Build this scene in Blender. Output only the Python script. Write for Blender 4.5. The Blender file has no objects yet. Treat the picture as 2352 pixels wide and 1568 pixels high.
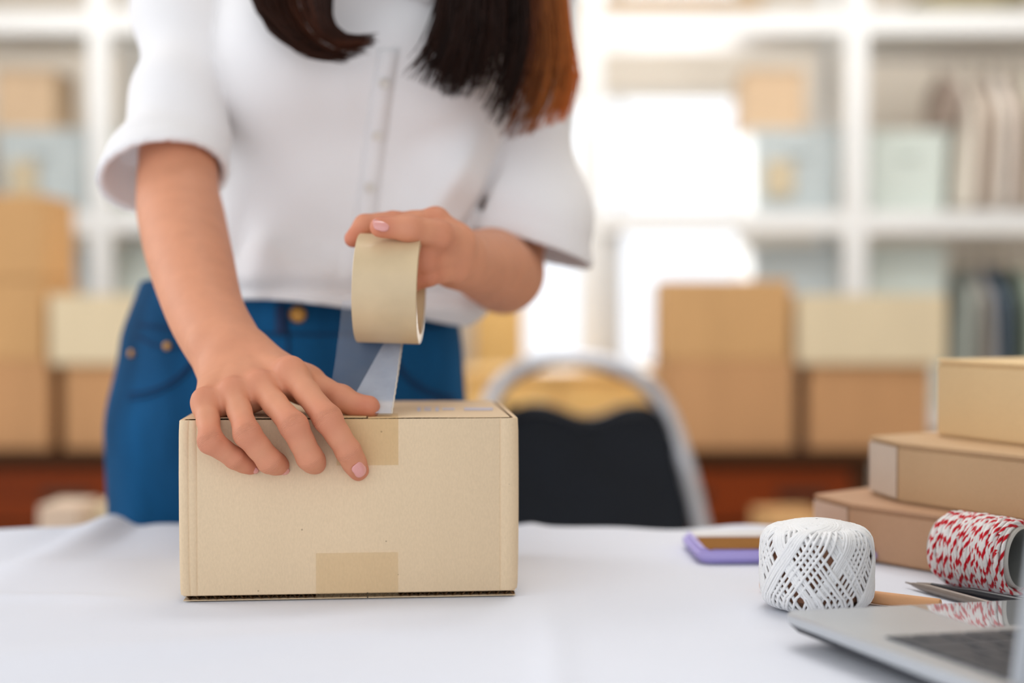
import bpy, bmesh, math, random
import numpy as np
from mathutils import Vector, Matrix
from mathutils.bvhtree import BVHTree

# ---------------------------------------------------------------- camera, world, light, exposure
S = bpy.context.scene
COL = S.collection
F = 3267.0                      # focal length in pixels of the 2352 px wide frame (50 mm)
CAMZ = 0.958                    # camera height above the floor
PITCH = math.atan(81.0 / F)
cam_data = bpy.data.cameras.new('camera')
cam_data.sensor_width = 36.0
cam_data.lens = 36.0 * F / 2352.0
cam_data.clip_start = 0.02
cam_data.dof.use_dof = True
cam_data.dof.focus_distance = 0.985
cam_data.dof.aperture_fstop = 2.15
cam_data.dof.aperture_blades = 0
cam = bpy.data.objects.new('camera', cam_data)
COL.objects.link(cam)
cam.location = (0, 0, CAMZ)
cam.rotation_euler = (math.pi / 2 - PITCH, 0, 0)
S.camera = cam

world = bpy.data.worlds.new('overcast_daylight')
S.world = world
world.use_nodes = True
bg = world.node_tree.nodes['Background']
bg.inputs['Color'].default_value = (0.92, 0.965, 1.03, 1)
bg.inputs['Strength'].default_value = 1.34

def area_light(name, loc, target, sx, sy, power, color=(1, 1, 1)):
    d = bpy.data.lights.new(name, 'AREA')
    d.shape = 'RECTANGLE'; d.size = sx; d.size_y = sy; d.energy = power; d.color = color
    o = bpy.data.objects.new(name, d)
    o.location = loc
    o.rotation_euler = (Vector(target) - Vector(loc)).to_track_quat('-Z', 'Y').to_euler()
    COL.objects.link(o)
    return o

area_light('side_fill_light', (-3.0, 1.9, 2.1), (-0.1, 1.0, 0.85), 1.8, 1.5, 27.0, (0.95, 0.97, 1.0))  # unseen area light added at the left; no window is built there
area_light('rear_window_daylight', (0.55, 6.6, 1.5), (0.2, 0.9, 1.1), 1.3, 1.5, 42.0, (1.0, 0.97, 0.93))
area_light('middle_fill_light', (0.3, 2.7, 2.74), (0.3, 2.75, 0.0), 1.2, 0.7, 19.0, (1.0, 0.98, 0.96))  # unseen fill added overhead to brighten the cartons
area_light('overhead_fill_light', (0.2, 1.50, 2.74), (0.2, 1.45, 0.0), 0.95, 0.6, 9.0, (1.0, 0.98, 0.96))  # unseen fill added over the table, placed to reflect in the tape strip
area_light('rear_fill_light', (0.0, 3.9, 2.74), (0.0, 5.9, 1.2), 4.8, 0.5, 60.0, (1.0, 0.985, 0.97))  # unseen fill added to brighten the back wall and shelving

S.view_settings.view_transform = 'Standard'
S.view_settings.look = 'None'
S.view_settings.exposure = 0.06
S.view_settings.gamma = 1.0
S.view_settings.use_curve_mapping = False
S.cycles.max_bounces = 8
S.cycles.diffuse_bounces = 4
S.cycles.transparent_max_bounces = 12
S.cycles.caustics_reflective = False
S.cycles.caustics_refractive = False
S.cycles.sample_clamp_indirect = 4.0

# ---------------------------------------------------------------- helpers
RIGHT = Vector((1, 0, 0))
FWD = Vector((0, math.cos(PITCH), -math.sin(PITCH)))
UP = Vector((0, math.sin(PITCH), math.cos(PITCH)))
CAM = Vector((0, 0, CAMZ))

def at(px, py, Y):
    """the point at depth Y seen at pixel (px, py) of the photograph"""
    d = FWD + RIGHT * ((px - 1176) / F) + UP * ((784 - py) / F)
    return CAM + d * (Y / d.y)

def on_z(px, py, z):
    """the point at height z seen at pixel (px, py)"""
    d = FWD + RIGHT * ((px - 1176) / F) + UP * ((784 - py) / F)
    return CAM + d * ((z - CAMZ) / d.z)

def srgb(r, g, b):
    f = lambda c: (c / 255 / 12.92) if c / 255 <= 0.04045 else ((c / 255 + 0.055) / 1.055) ** 2.4
    return (f(r), f(g), f(b), 1.0)

rng = random.Random(7)

def mat(name, color, rough=0.6, spec=0.5, metal=0.0, var=0.08, vscale=30.0, stretch=(1, 1, 1),
        bump=0.0, bscale=200.0, bstretch=None, trans=0.0, sss=0.0, sss_r=(1, 0.3, 0.15), sss_s=0.004, sheen=0.0, coat=0.0):
    """a Principled material whose colour is varied and relieved by noise in object space"""
    m = bpy.data.materials.new(name)
    m.use_nodes = True
    nt = m.node_tree
    N, L = nt.nodes, nt.links
    p = N['Principled BSDF']
    p.inputs['Roughness'].default_value = rough
    p.inputs['Specular IOR Level'].default_value = spec
    p.inputs['Metallic'].default_value = metal
    p.inputs['Transmission Weight'].default_value = trans
    p.inputs['Coat Weight'].default_value = coat
    if sss:
        p.inputs['Subsurface Weight'].default_value = sss
        p.inputs['Subsurface Radius'].default_value = sss_r
        p.inputs['Subsurface Scale'].default_value = sss_s
    if sheen:
        p.inputs['Sheen Weight'].default_value = sheen
    tc = N.new('ShaderNodeTexCoord')
    mp = N.new('ShaderNodeMapping'); mp.inputs['Scale'].default_value = stretch
    L.new(tc.outputs['Object'], mp.inputs['Vector'])
    nz = N.new('ShaderNodeTexNoise'); nz.inputs['Scale'].default_value = vscale; nz.inputs['Detail'].default_value = 5
    L.new(mp.outputs['Vector'], nz.inputs['Vector'])
    cr = N.new('ShaderNodeValToRGB')
    cr.color_ramp.elements[0].position = 0.3; cr.color_ramp.elements[1].position = 0.7
    c = color
    cr.color_ramp.elements[0].color = (c[0] * (1 - var), c[1] * (1 - var), c[2] * (1 - var), 1)
    cr.color_ramp.elements[1].color = (min(1, c[0] * (1 + var)), min(1, c[1] * (1 + var)), min(1, c[2] * (1 + var)), 1)
    L.new(nz.outputs['Fac'], cr.inputs['Fac'])
    L.new(cr.outputs['Color'], p.inputs['Base Color'])
    if bump:
        mp2 = N.new('ShaderNodeMapping'); mp2.inputs['Scale'].default_value = bstretch or stretch
        L.new(tc.outputs['Object'], mp2.inputs['Vector'])
        nb = N.new('ShaderNodeTexNoise'); nb.inputs['Scale'].default_value = bscale; nb.inputs['Detail'].default_value = 4
        L.new(mp2.outputs['Vector'], nb.inputs['Vector'])
        bp = N.new('ShaderNodeBump'); bp.inputs['Strength'].default_value = bump; bp.inputs['Distance'].default_value = 0.001
        L.new(nb.outputs['Fac'], bp.inputs['Height'])
        L.new(bp.outputs['Normal'], p.inputs['Normal'])
    m['ramp'] = cr.name
    return m

class MB:
    """collects shapes into one mesh"""
    def __init__(self):
        self.v = []; self.f = []; self.mi = []; self.cur = 0
    def _add(self, vs, fs):
        o = len(self.v)
        self.v += [tuple(x) for x in vs]
        self.f += [tuple(i + o for i in f) for f in fs]
        self.mi += [self.cur] * len(fs)
        return self
    def box(self, c, s, M=None):
        c = Vector(c); vs = []
        for x in (-.5, .5):
            for y in (-.5, .5):
                for z in (-.5, .5):
                    q = Vector((x * s[0], y * s[1], z * s[2]))
                    if M is not None: q = M @ q
                    vs.append(c + q)
        return self._add(vs, [(0, 1, 3, 2), (4, 6, 7, 5), (0, 4, 5, 1), (2, 3, 7, 6), (0, 2, 6, 4), (1, 5, 7, 3)])
    def rbox(self, c, s, r=0.005, M=None, seg=2):
        bm = bmesh.new()
        bmesh.ops.create_cube(bm, size=1.0)
        for v in bm.verts: v.co = Vector((v.co.x * s[0], v.co.y * s[1], v.co.z * s[2]))
        bmesh.ops.bevel(bm, geom=list(bm.edges), offset=r, segments=seg, affect='EDGES', profile=0.5)
        return self.bm(bm, c, M)
    def bm(self, bm, c=(0, 0, 0), M=None):
        c = Vector(c)
        bm.verts.index_update()
        vs = [c + (M @ v.co if M is not None else v.co) for v in bm.verts]
        fs = [tuple(v.index for v in f.verts) for f in bm.faces]
        bm.free()
        return self._add(vs, fs)
    def tube(self, pts, r, n=8, closed=False, cap=True, flat=1.0, up=None):
        pts = [Vector(p) for p in pts]
        rs = r if isinstance(r, (list, tuple)) else [r] * len(pts)
        m = len(pts); vs = []; fs = []
        prev = None
        for i, p in enumerate(pts):
            if closed: t = pts[(i + 1) % m] - pts[i - 1]
            else: t = pts[min(i + 1, m - 1)] - pts[max(i - 1, 0)]
            t.normalize()
            if prev is None:
                a = Vector(up) if up is not None else (Vector((0, 0, 1)) if abs(t.z) < .9 else Vector((1, 0, 0)))
                prev = (a - t * a.dot(t)).normalized()
            else:
                prev = (prev - t * prev.dot(t)).normalized()
            b = t.cross(prev)
            for j in range(n):
                an = 2 * math.pi * j / n
                vs.append(p + prev * (math.cos(an) * rs[i] * flat) + b * (math.sin(an) * rs[i]))
        for i in range(m if closed else m - 1):
            for j in range(n):
                a0 = i * n + j; a1 = i * n + (j + 1) % n
                b0 = ((i + 1) % m) * n + j; b1 = ((i + 1) % m) * n + (j + 1) % n
                fs.append((a0, a1, b1, b0))
        if cap and not closed:
            fs.append(tuple(range(n))[::-1]); fs.append(tuple((m - 1) * n + j for j in range(n)))
        return self._add(vs, fs)
    def lathe(self, prof, c=(0, 0, 0), n=48, M=None):
        """prof: (radius, height) pairs round the local z axis"""
        c = Vector(c); vs = []; fs = []; m = len(prof)
        for (r, z) in prof:
            for j in range(n):
                a = 2 * math.pi * j / n
                q = Vector((r * math.cos(a), r * math.sin(a), z))
                vs.append(c + (M @ q if M is not None else q))
        for i in range(m - 1):
            for j in range(n):
                fs.append((i * n + j, i * n + (j + 1) % n, (i + 1) * n + (j + 1) % n, (i + 1) * n + j))
        return self._add(vs, fs)
    def grid(self, fn, nu, nv):
        vs = [fn(i / nu, j / nv) for i in range(nu + 1) for j in range(nv + 1)]
        fs = [(i * (nv + 1) + j, (i + 1) * (nv + 1) + j, (i + 1) * (nv + 1) + j + 1, i * (nv + 1) + j + 1) for i in range(nu) for j in range(nv)]
        return self._add(vs, fs)
    def prism(self, outline, y0, y1, M=None, c=(0, 0, 0)):
        """outline: (x, z) points, extruded along y"""
        c = Vector(c); n = len(outline)
        vs = [Vector((x, y0, z)) for x, z in outline] + [Vector((x, y1, z)) for x, z in outline]
        vs = [c + (M @ q if M is not None else q) for q in vs]
        fs = [tuple(range(n)), tuple(range(n, 2 * n))[::-1]]
        fs += [(i, i + n, (i + 1) % n + n, (i + 1) % n) for i in range(n)]
        return self._add(vs, fs)
    def build(self, name, m, parent=None, smooth=False, origin=None):
        me = bpy.data.meshes.new(name)
        o0 = Vector(origin) if origin is not None else Vector((0, 0, 0))
        me.from_pydata([(x - o0.x, y - o0.y, z - o0.z) for x, y, z in self.v], [], self.f)
        ms = m if isinstance(m, (list, tuple)) else [m]
        for x in ms: me.materials.append(x)
        if len(ms) > 1: me.polygons.foreach_set('material_index', self.mi)
        bm = bmesh.new(); bm.from_mesh(me)
        bmesh.ops.recalc_face_normals(bm, faces=bm.faces)
        bm.to_mesh(me); bm.free()
        if smooth:
            me.polygons.foreach_set('use_smooth', [True] * len(me.polygons))
            if smooth != 'all':
                try: me.set_sharp_from_angle(angle=math.radians(40))
                except Exception: pass
        o = bpy.data.objects.new(name, me)
        COL.objects.link(o)
        o.location = o0
        if parent is not None:
            o.parent = parent
            bpy_parent_fix(o, parent)
        return o

def world_matrix(o):
    M = Matrix.LocRotScale(o.location, o.rotation_euler, o.scale)
    return world_matrix(o.parent) @ o.matrix_parent_inverse @ M if o.parent else M

def bpy_parent_fix(o, parent):
    o.matrix_parent_inverse = world_matrix(parent).inverted()

def tag(o, label=None, cat=None, group=None, kind=None):
    if label: o['label'] = label
    if cat: o['category'] = cat
    if group: o['group'] = group
    if kind: o['kind'] = kind
    return o

def thing(name, loc, label, cat, group=None):
    o = bpy.data.objects.new(name, None)
    o.empty_display_size = 0.05
    COL.objects.link(o)
    o.location = loc
    return tag(o, label, cat, group)

def rotz(a): return Matrix.Rotation(a, 3, 'Z')

def catmull(P, n):
    P = [Vector(p) for p in P]
    Q = [P[0] * 2 - P[1]] + P + [P[-1] * 2 - P[-2]]
    out = []
    segs = len(P) - 1
    for k in range(n + 1):
        s = k / n * segs
        i = min(int(s), segs - 1); t = s - i
        a, b, c, d = Q[i], Q[i + 1], Q[i + 2], Q[i + 3]
        out.append(0.5 * ((2 * b) + (c - a) * t + (2 * a - 5 * b + 4 * c - d) * t * t + (3 * b - a - 3 * c + d) * t ** 3))
    return out

# ---------------------------------------------------------------- signed-distance bodies
def axis(lo, hi, coarse, fine=(), fs=0.0015):
    out = [lo]; x = lo
    while x < hi:
        inside = any(a - coarse <= x <= b for a, b in fine)
        x += fs if inside and any(a <= x + fs <= b + coarse for a, b in fine) else coarse
        out.append(x)
    return np.array(out, dtype=np.float32)

class Field:
    def __init__(self, xs, ys, zs, big=0.06):
        self.ax = (xs, ys, zs)
        self.D = np.full((len(xs), len(ys), len(zs)), big, dtype=np.float32)
        self.big = big
    def block(self, lo, hi):
        s = []
        for a, l, h in zip(self.ax, lo, hi):
            i0 = max(0, int(np.searchsorted(a, l)) - 1); i1 = min(len(a), int(np.searchsorted(a, h)) + 1)
            s.append(slice(i0, max(i1, i0 + 1)))
        x = self.ax[0][s[0]][:, None, None]; y = self.ax[1][s[1]][None, :, None]; z = self.ax[2][s[2]][None, None, :]
        return tuple(s), x, y, z
    def merge(self, s, d, k):
        b = self.D[s]
        h = np.clip(0.5 + 0.5 * (b - d) / k, 0, 1)
        self.D[s] = b * (1 - h) + d * h - k * h * (1 - h)
    def cone(self, a, b, r1, r2, k=0.005, flat=None, dst=None):
        a = np.array(a, dtype=np.float32); b = np.array(b, dtype=np.float32)
        m = k + 0.006
        lo = np.minimum(a - r1, b - r2) - m; hi = np.maximum(a + r1, b + r2) + m
        s, x, y, z = self.block(lo, hi)
        ba = b - a; L2 = max(float(ba @ ba), 1e-9)
        px = x - a[0]; py = y - a[1]; pz = z - a[2]
        t = np.clip((px * ba[0] + py * ba[1] + pz * ba[2]) / L2, 0, 1)
        qx = px - t * ba[0]; qy = py - t * ba[1]; qz = pz - t * ba[2]
        sc = 1.0
        if flat is not None:
            n, f = flat
            n = np.array(n, dtype=np.float32); n /= np.linalg.norm(n)
            dn = (qx * n[0] + qy * n[1] + qz * n[2]) * (1 / f - 1)
            qx = qx + n[0] * dn; qy = qy + n[1] * dn; qz = qz + n[2] * dn
            sc = min(1.0, (1 + f) / 2)
        d = (np.sqrt(qx * qx + qy * qy + qz * qz) - (r1 + (r2 - r1) * t)) * sc
        self.merge(s, d.astype(np.float32), k)
    def ell(self, c, r, k=0.01, R=None, cut=False):
        c = np.array(c, dtype=np.float32); m = k + 0.006; rm = max(r)
        s, x, y, z = self.block(c - rm - m, c + rm + m)
        px = x - c[0]; py = y - c[1]; pz = z - c[2]
        if R is not None:
            R = np.array(R, dtype=np.float32)      # rows are the ellipsoid's own axes
            px, py, pz = (R[0][0] * px + R[0][1] * py + R[0][2] * pz, R[1][0] * px + R[1][1] * py + R[1][2] * pz, R[2][0] * px + R[2][1] * py + R[2][2] * pz)
        k0 = np.sqrt((px / r[0]) ** 2 + (py / r[1]) ** 2 + (pz / r[2]) ** 2)
        k1 = np.sqrt((px / r[0] ** 2) ** 2 + (py / r[1] ** 2) ** 2 + (pz / r[2] ** 2) ** 2) + 1e-6
        d = (k0 * (k0 - 1) / k1).astype(np.float32)
        if cut:
            b = self.D[s]
            h = np.clip(0.5 - 0.5 * (b + d) / k, 0, 1)
            self.D[s] = b * (1 - h) - d * h + k * h * (1 - h)
        else:
            self.merge(s, d, k)
    def chain(self, pts, rs, k=0.004, km=None, flat=None):
        """a tapered limb; its own links join with k and the limb joins what is there with km"""
        km = km or k
        pts = [np.array(p, dtype=np.float32) for p in pts]
        m = km + 0.008
        lo = np.min([p - r for p, r in zip(pts, rs)], axis=0) - m; hi = np.max([p + r for p, r in zip(pts, rs)], axis=0) + m
        s, x, y, z = self.block(lo, hi)
        sub = Field(self.ax[0][s[0]], self.ax[1][s[1]], self.ax[2][s[2]])
        for i in range(len(pts) - 1):
            sub.cone(pts[i], pts[i + 1], rs[i], rs[i + 1], k, flat)
        self.merge(s, sub.D, km)
    def polygons(self):
        D = self.D; xs, ys, zs = self.ax
        ins = D < 0
        nx, ny, nz = D.shape
        cnt = np.zeros((nx - 1, ny - 1, nz - 1), dtype=np.uint8)
        for a in (0, 1):
            for b in (0, 1):
                for c in (0, 1):
                    cnt += ins[a:nx - 1 + a, b:ny - 1 + b, c:nz - 1 + c]
        act = (cnt > 0) & (cnt < 8)
        I, J, K = np.nonzero(act)
        n = len(I)
        acc = np.zeros((n, 3)); num = np.zeros(n)
        corner = [(a, b, c) for a in (0, 1) for b in (0, 1) for c in (0, 1)]
        for p in corner:
            for ax in range(3):
                if p[ax]: continue
                q = list(p); q[ax] = 1
                d0 = D[I + p[0], J + p[1], K + p[2]]; d1 = D[I + q[0], J + q[1], K + q[2]]
                mk = (d0 < 0) != (d1 < 0)
                t = np.where(mk, d0 / np.where(mk, d0 - d1, 1), 0)
                P0 = np.stack([xs[I + p[0]], ys[J + p[1]], zs[K + p[2]]], 1).astype(np.float64)
                P1 = np.stack([xs[I + q[0]], ys[J + q[1]], zs[K + q[2]]], 1).astype(np.float64)
                acc += np.where(mk[:, None], P0 + (P1 - P0) * t[:, None], 0); num += mk
        V = acc / num[:, None]
        idx = np.full(act.shape, -1, dtype=np.int32); idx[I, J, K] = np.arange(n)
        quads = []
        for ax in range(3):
            o1, o2 = [(1, 2), (2, 0), (0, 1)][ax]
            sl0 = [slice(1, m - 1) for m in D.shape]; sl1 = list(sl0)
            sl0[ax] = slice(0, D.shape[ax] - 1); sl1[ax] = slice(1, D.shape[ax])
            A = ins[tuple(sl0)]; B = ins[tuple(sl1)]
            E = np.argwhere(A != B)
            flip = A[E[:, 0], E[:, 1], E[:, 2]]
            base = E.copy()
            for a in range(3):
                if a != ax: base[:, a] += 1
            def cell(d1, d2):
                q = base.copy(); q[:, o1] -= d1; q[:, o2] -= d2
                return idx[q[:, 0], q[:, 1], q[:, 2]]
            Q = np.stack([cell(1, 1), cell(0, 1), cell(0, 0), cell(1, 0)], 1)
            Q[~flip] = Q[~flip][:, ::-1]
            quads.append(Q)
        Q = np.concatenate(quads)
        return V, Q[(Q >= 0).all(1)]
    def build(self, name, m, parent=None, smooth=2):
        V, Q = self.polygons()
        e = np.concatenate([Q[:, [0, 1]], Q[:, [1, 2]], Q[:, [2, 3]], Q[:, [3, 0]]])
        deg = np.bincount(e[:, 0], minlength=len(V)) + np.bincount(e[:, 1], minlength=len(V))
        for lam in (0.55, -0.50) * smooth:
            A = np.stack([np.bincount(e[:, 0], V[e[:, 1], a], len(V)) + np.bincount(e[:, 1], V[e[:, 0], a], len(V)) for a in range(3)], 1)
            V = V + lam * (A / np.maximum(deg, 1)[:, None] - V)
        me = bpy.data.meshes.new(name)
        me.vertices.add(len(V)); me.vertices.foreach_set('co', V.ravel())
        me.loops.add(Q.size); me.loops.foreach_set('vertex_index', Q.ravel().astype(np.int32))
        me.polygons.add(len(Q)); me.polygons.foreach_set('loop_start', np.arange(0, Q.size, 4, dtype=np.int32))
        try: me.polygons.foreach_set('loop_total', np.full(len(Q), 4, dtype=np.int32))
        except Exception: pass
        me.update(calc_edges=True); me.validate()
        me.polygons.foreach_set('use_smooth', np.ones(len(me.polygons), dtype=bool))
        me.materials.append(m)
        o = bpy.data.objects.new(name, me)
        COL.objects.link(o)
        if parent is not None:
            o.parent = parent; bpy_parent_fix(o, parent)
        self.V, self.Q = V, Q
        return o

def float_attr(o, name, arr):
    a = o.data.attributes.new(name, 'FLOAT', 'POINT')
    a.data.foreach_set('value', np.asarray(arr, dtype=np.float32))

# ---------------------------------------------------------------- room
M = {}
M['wall'] = mat('beige_wall_paint', srgb(234, 224, 210), 0.8, var=0.03, vscale=3)
M['floor'] = mat('floor_tile', srgb(176, 168, 158), 0.4, var=0.06, vscale=4)
M['ceil'] = mat('ceiling_paint', srgb(236, 234, 230), 0.9, var=0.02, vscale=3)
M['white_paint'] = mat('white_paint', srgb(230, 230, 228), 0.45, var=0.02, vscale=6)
M['grey_paint'] = mat('grey_paint', srgb(205, 205, 204), 0.5, var=0.03, vscale=6)
M['yellow_wood'] = mat('yellow_wood', srgb(232, 186, 112), 0.45, var=0.10, vscale=9, stretch=(1, 1, 0.12))
M['dresser_wood'] = mat('reddish_brown_wood', srgb(122, 48, 4), 0.6, spec=0.2, var=0.22, vscale=8, stretch=(0.15, 1, 1))
M['dark_wood'] = mat('dark_brown_wood', srgb(70, 38, 10), 0.6, spec=0.2, var=0.2, vscale=8, stretch=(0.15, 1, 1))
M['handle'] = mat('dark_bronze', srgb(70, 42, 22), 0.35, metal=0.4)
M['carton_warm'] = mat('brown_cardboard', srgb(204, 154, 108), 0.8, spec=0.2, var=0.05, vscale=14, stretch=(1, 1, 0.2), bump=0.1, bscale=400)
M['carton_gold'] = mat('golden_cardboard', srgb(212, 166, 114), 0.8, spec=0.2, var=0.05, vscale=14, stretch=(1, 1, 0.2), bump=0.1, bscale=400)
M['carton_cream'] = mat('cream_cardboard', srgb(232, 213, 178), 0.8, spec=0.2, var=0.03, vscale=14, stretch=(1, 1, 0.2), bump=0.1, bscale=400)
M['carton_pink'] = mat('pinkish_cardboard', srgb(226, 200, 176), 0.8, spec=0.2, var=0.03, vscale=14, bump=0.1, bscale=400)
M['carton_tan'] = mat('pale_tan_cardboard', srgb(208, 180, 148), 0.8, spec=0.2, var=0.04, vscale=14)
M['parcel_tape'] = mat('brown_parcel_tape', srgb(196, 152, 98), 0.3, var=0.05, vscale=20)
M['bin_blue'] = mat('grey_blue_plastic', srgb(188, 196, 196), 0.4, var=0.04, vscale=5)
M['bin_green'] = mat('pale_green_grey_plastic', srgb(208, 216, 208), 0.4, var=0.03, vscale=5)
M['paper_tan'] = mat('tan_paper', srgb(200, 184, 154), 0.8, var=0.06, vscale=20)

FW = 3.3; YB = 6.0; HC = 2.8
tag(MB().box((0, 2.3, -0.05), (2 * FW, 7.6, 0.1)).build('floor', M['floor']), kind='structure')
tag(MB().box((0, 2.3, HC + 0.05), (2 * FW, 7.6, 0.1)).build('ceiling', M['ceil']), kind='structure')
tag(MB().box((FW + 0.06, 2.3, HC / 2), (0.12, 7.6, HC)).build('wall_right', M['wall']), kind='structure')
tag(MB().box((-FW - 0.06, 4.2, HC / 2), (0.12, 3.8, HC)).build('wall_left', M['wall']), kind='structure')
WX0, WX1, WZ0, WZ1, UZ0, UZ1 = -0.02, 0.985, 0.69, 1.86, 2.235, 2.68
wb = MB()
wb.box(((-FW + WX0) / 2, YB + 0.08, HC / 2), (WX0 + FW, 0.16, HC))
wb.box(((FW + WX1) / 2, YB + 0.08, HC / 2), (FW - WX1, 0.16, HC))
wb.box(((WX0 + WX1) / 2, YB + 0.08, WZ0 / 2), (WX1 - WX0, 0.16, WZ0))
wb.box(((WX0 + WX1) / 2, YB + 0.08, (WZ1 + UZ0) / 2), (WX1 - WX0, 0.16, UZ0 - WZ1))
wb.box(((WX0 + WX1) / 2, YB + 0.08, (UZ1 + HC) / 2), (WX1 - WX0, 0.16, HC - UZ1))
tag(wb.build('wall_back', M['wall']), kind='structure')

def glass_mat():
    m = bpy.data.materials.new('window_glass'); m.use_nodes = True
    nt = m.node_tree; N, L = nt.nodes, nt.links
    N.remove(N['Principled BSDF'])
    tr = N.new('ShaderNodeBsdfTransparent'); gl = N.new('ShaderNodeBsdfGlossy'); gl.inputs['Roughness'].default_value = 0.02
    fr = N.new('ShaderNodeFresnel'); fr.inputs['IOR'].default_value = 1.45
    mx = N.new('ShaderNodeMixShader')
    L.new(fr.outputs['Fac'], mx.inputs['Fac']); L.new(tr.outputs[0], mx.inputs[1]); L.new(gl.outputs[0], mx.inputs[2])
    L.new(mx.outputs[0], N['Material Output'].inputs['Surface'])
    return m
M['glass'] = glass_mat()

def window(name, x0, x1, z0, z1, mull, rails):
    w = MB(); t = 0.035; d = 0.07
    w.box((x0 + t / 2, YB + 0.06, (z0 + z1) / 2), (t, d, z1 - z0)).box((x1 - t / 2, YB + 0.06, (z0 + z1) / 2), (t, d, z1 - z0))
    w.box(((x0 + x1) / 2, YB + 0.06, z0 + t / 2), (x1 - x0 - 2 * t, d, t)).box(((x0 + x1) / 2, YB + 0.06, z1 - t / 2), (x1 - x0 - 2 * t, d, t))
    o = tag(w.build(name, M['white_paint']), kind='structure')
    for x in mull:
        MB().box((x, YB + 0.06, (z0 + z1) / 2), (0.03, 0.06, z1 - z0 - 2 * t)).build('mullion', M['grey_paint'], o)
    for z in rails:
        MB().box(((x0 + x1) / 2, YB + 0.065, z), (x1 - x0 - 2 * t, 0.05, 0.03)).build('rail', M['grey_paint'], o)
    MB().box(((x0 + x1) / 2, YB + 0.075, (z0 + z1) / 2), (x1 - x0 - 2 * t, 0.006, z1 - z0 - 2 * t)).build('pane', M['glass'], o)
    MB().box(((x0 + x1) / 2, YB - 0.03, z0 - 0.015), (x1 - x0 + 0.1, 0.1, 0.03)).build('window_sill', M['yellow_wood'], o)
    return o
window('window_1', WX0, WX1, WZ0, WZ1, (0.455,), (1.32,))
window('window_2', WX0, WX1, UZ0, UZ1, (0.455,), ())
tp = tag(MB().box((0.47, YB - 0.012, 0.33), (1.1, 0.024, 0.66)).build('trim_1', M['yellow_wood']), kind='structure')
for k in range(6):
    MB().rbox((0.01 + k * 0.184, YB - 0.03, 0.32), (0.176, 0.014, 0.6), 0.004).build('panel', M['yellow_wood'], tp)

# yellow cupboard under the elbow, left of the window
def from_px(x0, x1, y0, y1, Y):
    a = at(x0, y1, Y); b = at(x1, y0, Y)
    return a.x, b.x, a.z, b.z
x0, x1, z0, z1 = from_px(1088, 1205, 690, 900, 5.6)
t = thing('wooden_cupboard', ((x0 + x1) / 2, 5.78, 0), 'narrow yellow wood cupboard standing left of the bright window, under the elbow', 'cupboard')
MB().rbox(((x0 + x1) / 2, 5.78, z1 / 2), (x1 - x0, 0.36, z1), 0.006).build('carcass', M['yellow_wood'], t)
dr = MB().rbox(((x0 + x1) / 2, 5.592, z1 / 2), (x1 - x0 - 0.03, 0.016, z1 - 0.06), 0.004).build('door', M['yellow_wood'], t)
MB().tube([(x1 - 0.035, 5.575, z1 * 0.5), (x1 - 0.035, 5.56, z1 * 0.5), (x1 - 0.035, 5.56, z1 * 0.5 + 0.1), (x1 - 0.035, 5.575, z1 * 0.5 + 0.1)], 0.005).build('handle', M['handle'], dr)

x0, x1, z0, z1 = from_px(1062, 1502, 852, 900, 4.5)
t = thing('wooden_cupboard', ((x0 + x1) / 2, 4.7, 0), 'low wide yellow wood cupboard behind the chair, seen through its arched frame', 'cupboard')
MB().rbox(((x0 + x1) / 2, 4.68, (z1 - 0.02) / 2), (x1 - x0, 0.36, z1 - 0.02), 0.005).build('carcass', M['yellow_wood'], t)
MB().rbox(((x0 + x1) / 2, 4.675, z1 - 0.01), (x1 - x0 + 0.02, 0.39, 0.02), 0.005).build('top_board', M['yellow_wood'], t)
for k in range(2):
    xa = x0 + 0.012 + k * (x1 - x0) / 2; xb = xa + (x1 - x0) / 2 - 0.024
    dr = MB().rbox(((xa + xb) / 2, 4.492, (z1 - 0.02) / 2), (xb - xa, 0.016, z1 - 0.08), 0.004).build('door', M['yellow_wood'], t)
    MB().rbox(((xb - 0.03) if k == 0 else (xa + 0.03), 4.48, z1 * 0.6), (0.012, 0.02, 0.1), 0.004).build('handle', M['handle'], dr)

# white shelving in front of the back wall
SHZ = (0.1, 0.56, 1.25, 1.94, 2.62)
def shelving(xs, label, wide=None):
    y0, y1 = 4.97, 5.42
    t = thing('shelving_unit', ((xs[0] + xs[-1]) / 2, (y0 + y1) / 2, 0), label, 'shelf', 'white shelving units along the back')
    for x in xs:
        for y in (y0, y1):
            MB().rbox((x, y, 1.33), (0.075 if y == y0 else 0.05, 0.05, 2.66), 0.004).build('post', M['white_paint'], t)
    for z in SHZ:
        for a, b in zip(xs[:-1], xs[1:]):
            MB().rbox(((a + b) / 2, (y0 + y1) / 2, z), (b - a - 0.04, y1 - y0 + 0.04, 0.028), 0.003).build('shelf_board', M['white_paint'], t)
            MB().rbox(((a + b) / 2, y0 - 0.012, z), (b - a - 0.04, 0.02, 0.075), 0.003).build('shelf_edge', M['white_paint'], t)
    if wide:
        MB().rbox((wide, y0 + 0.02, 0.91), (0.12, 0.03, 0.64), 0.003).build('side_panel', M['grey_paint'], t)
    return t
shelving([0.277, 1.195, 2.11], 'white open shelving unit right of the person, in front of the bright window', 0.325)
shelving([-2.35, -1.432, -0.52], 'white open shelving unit behind the person, seen at the left edge')

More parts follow.
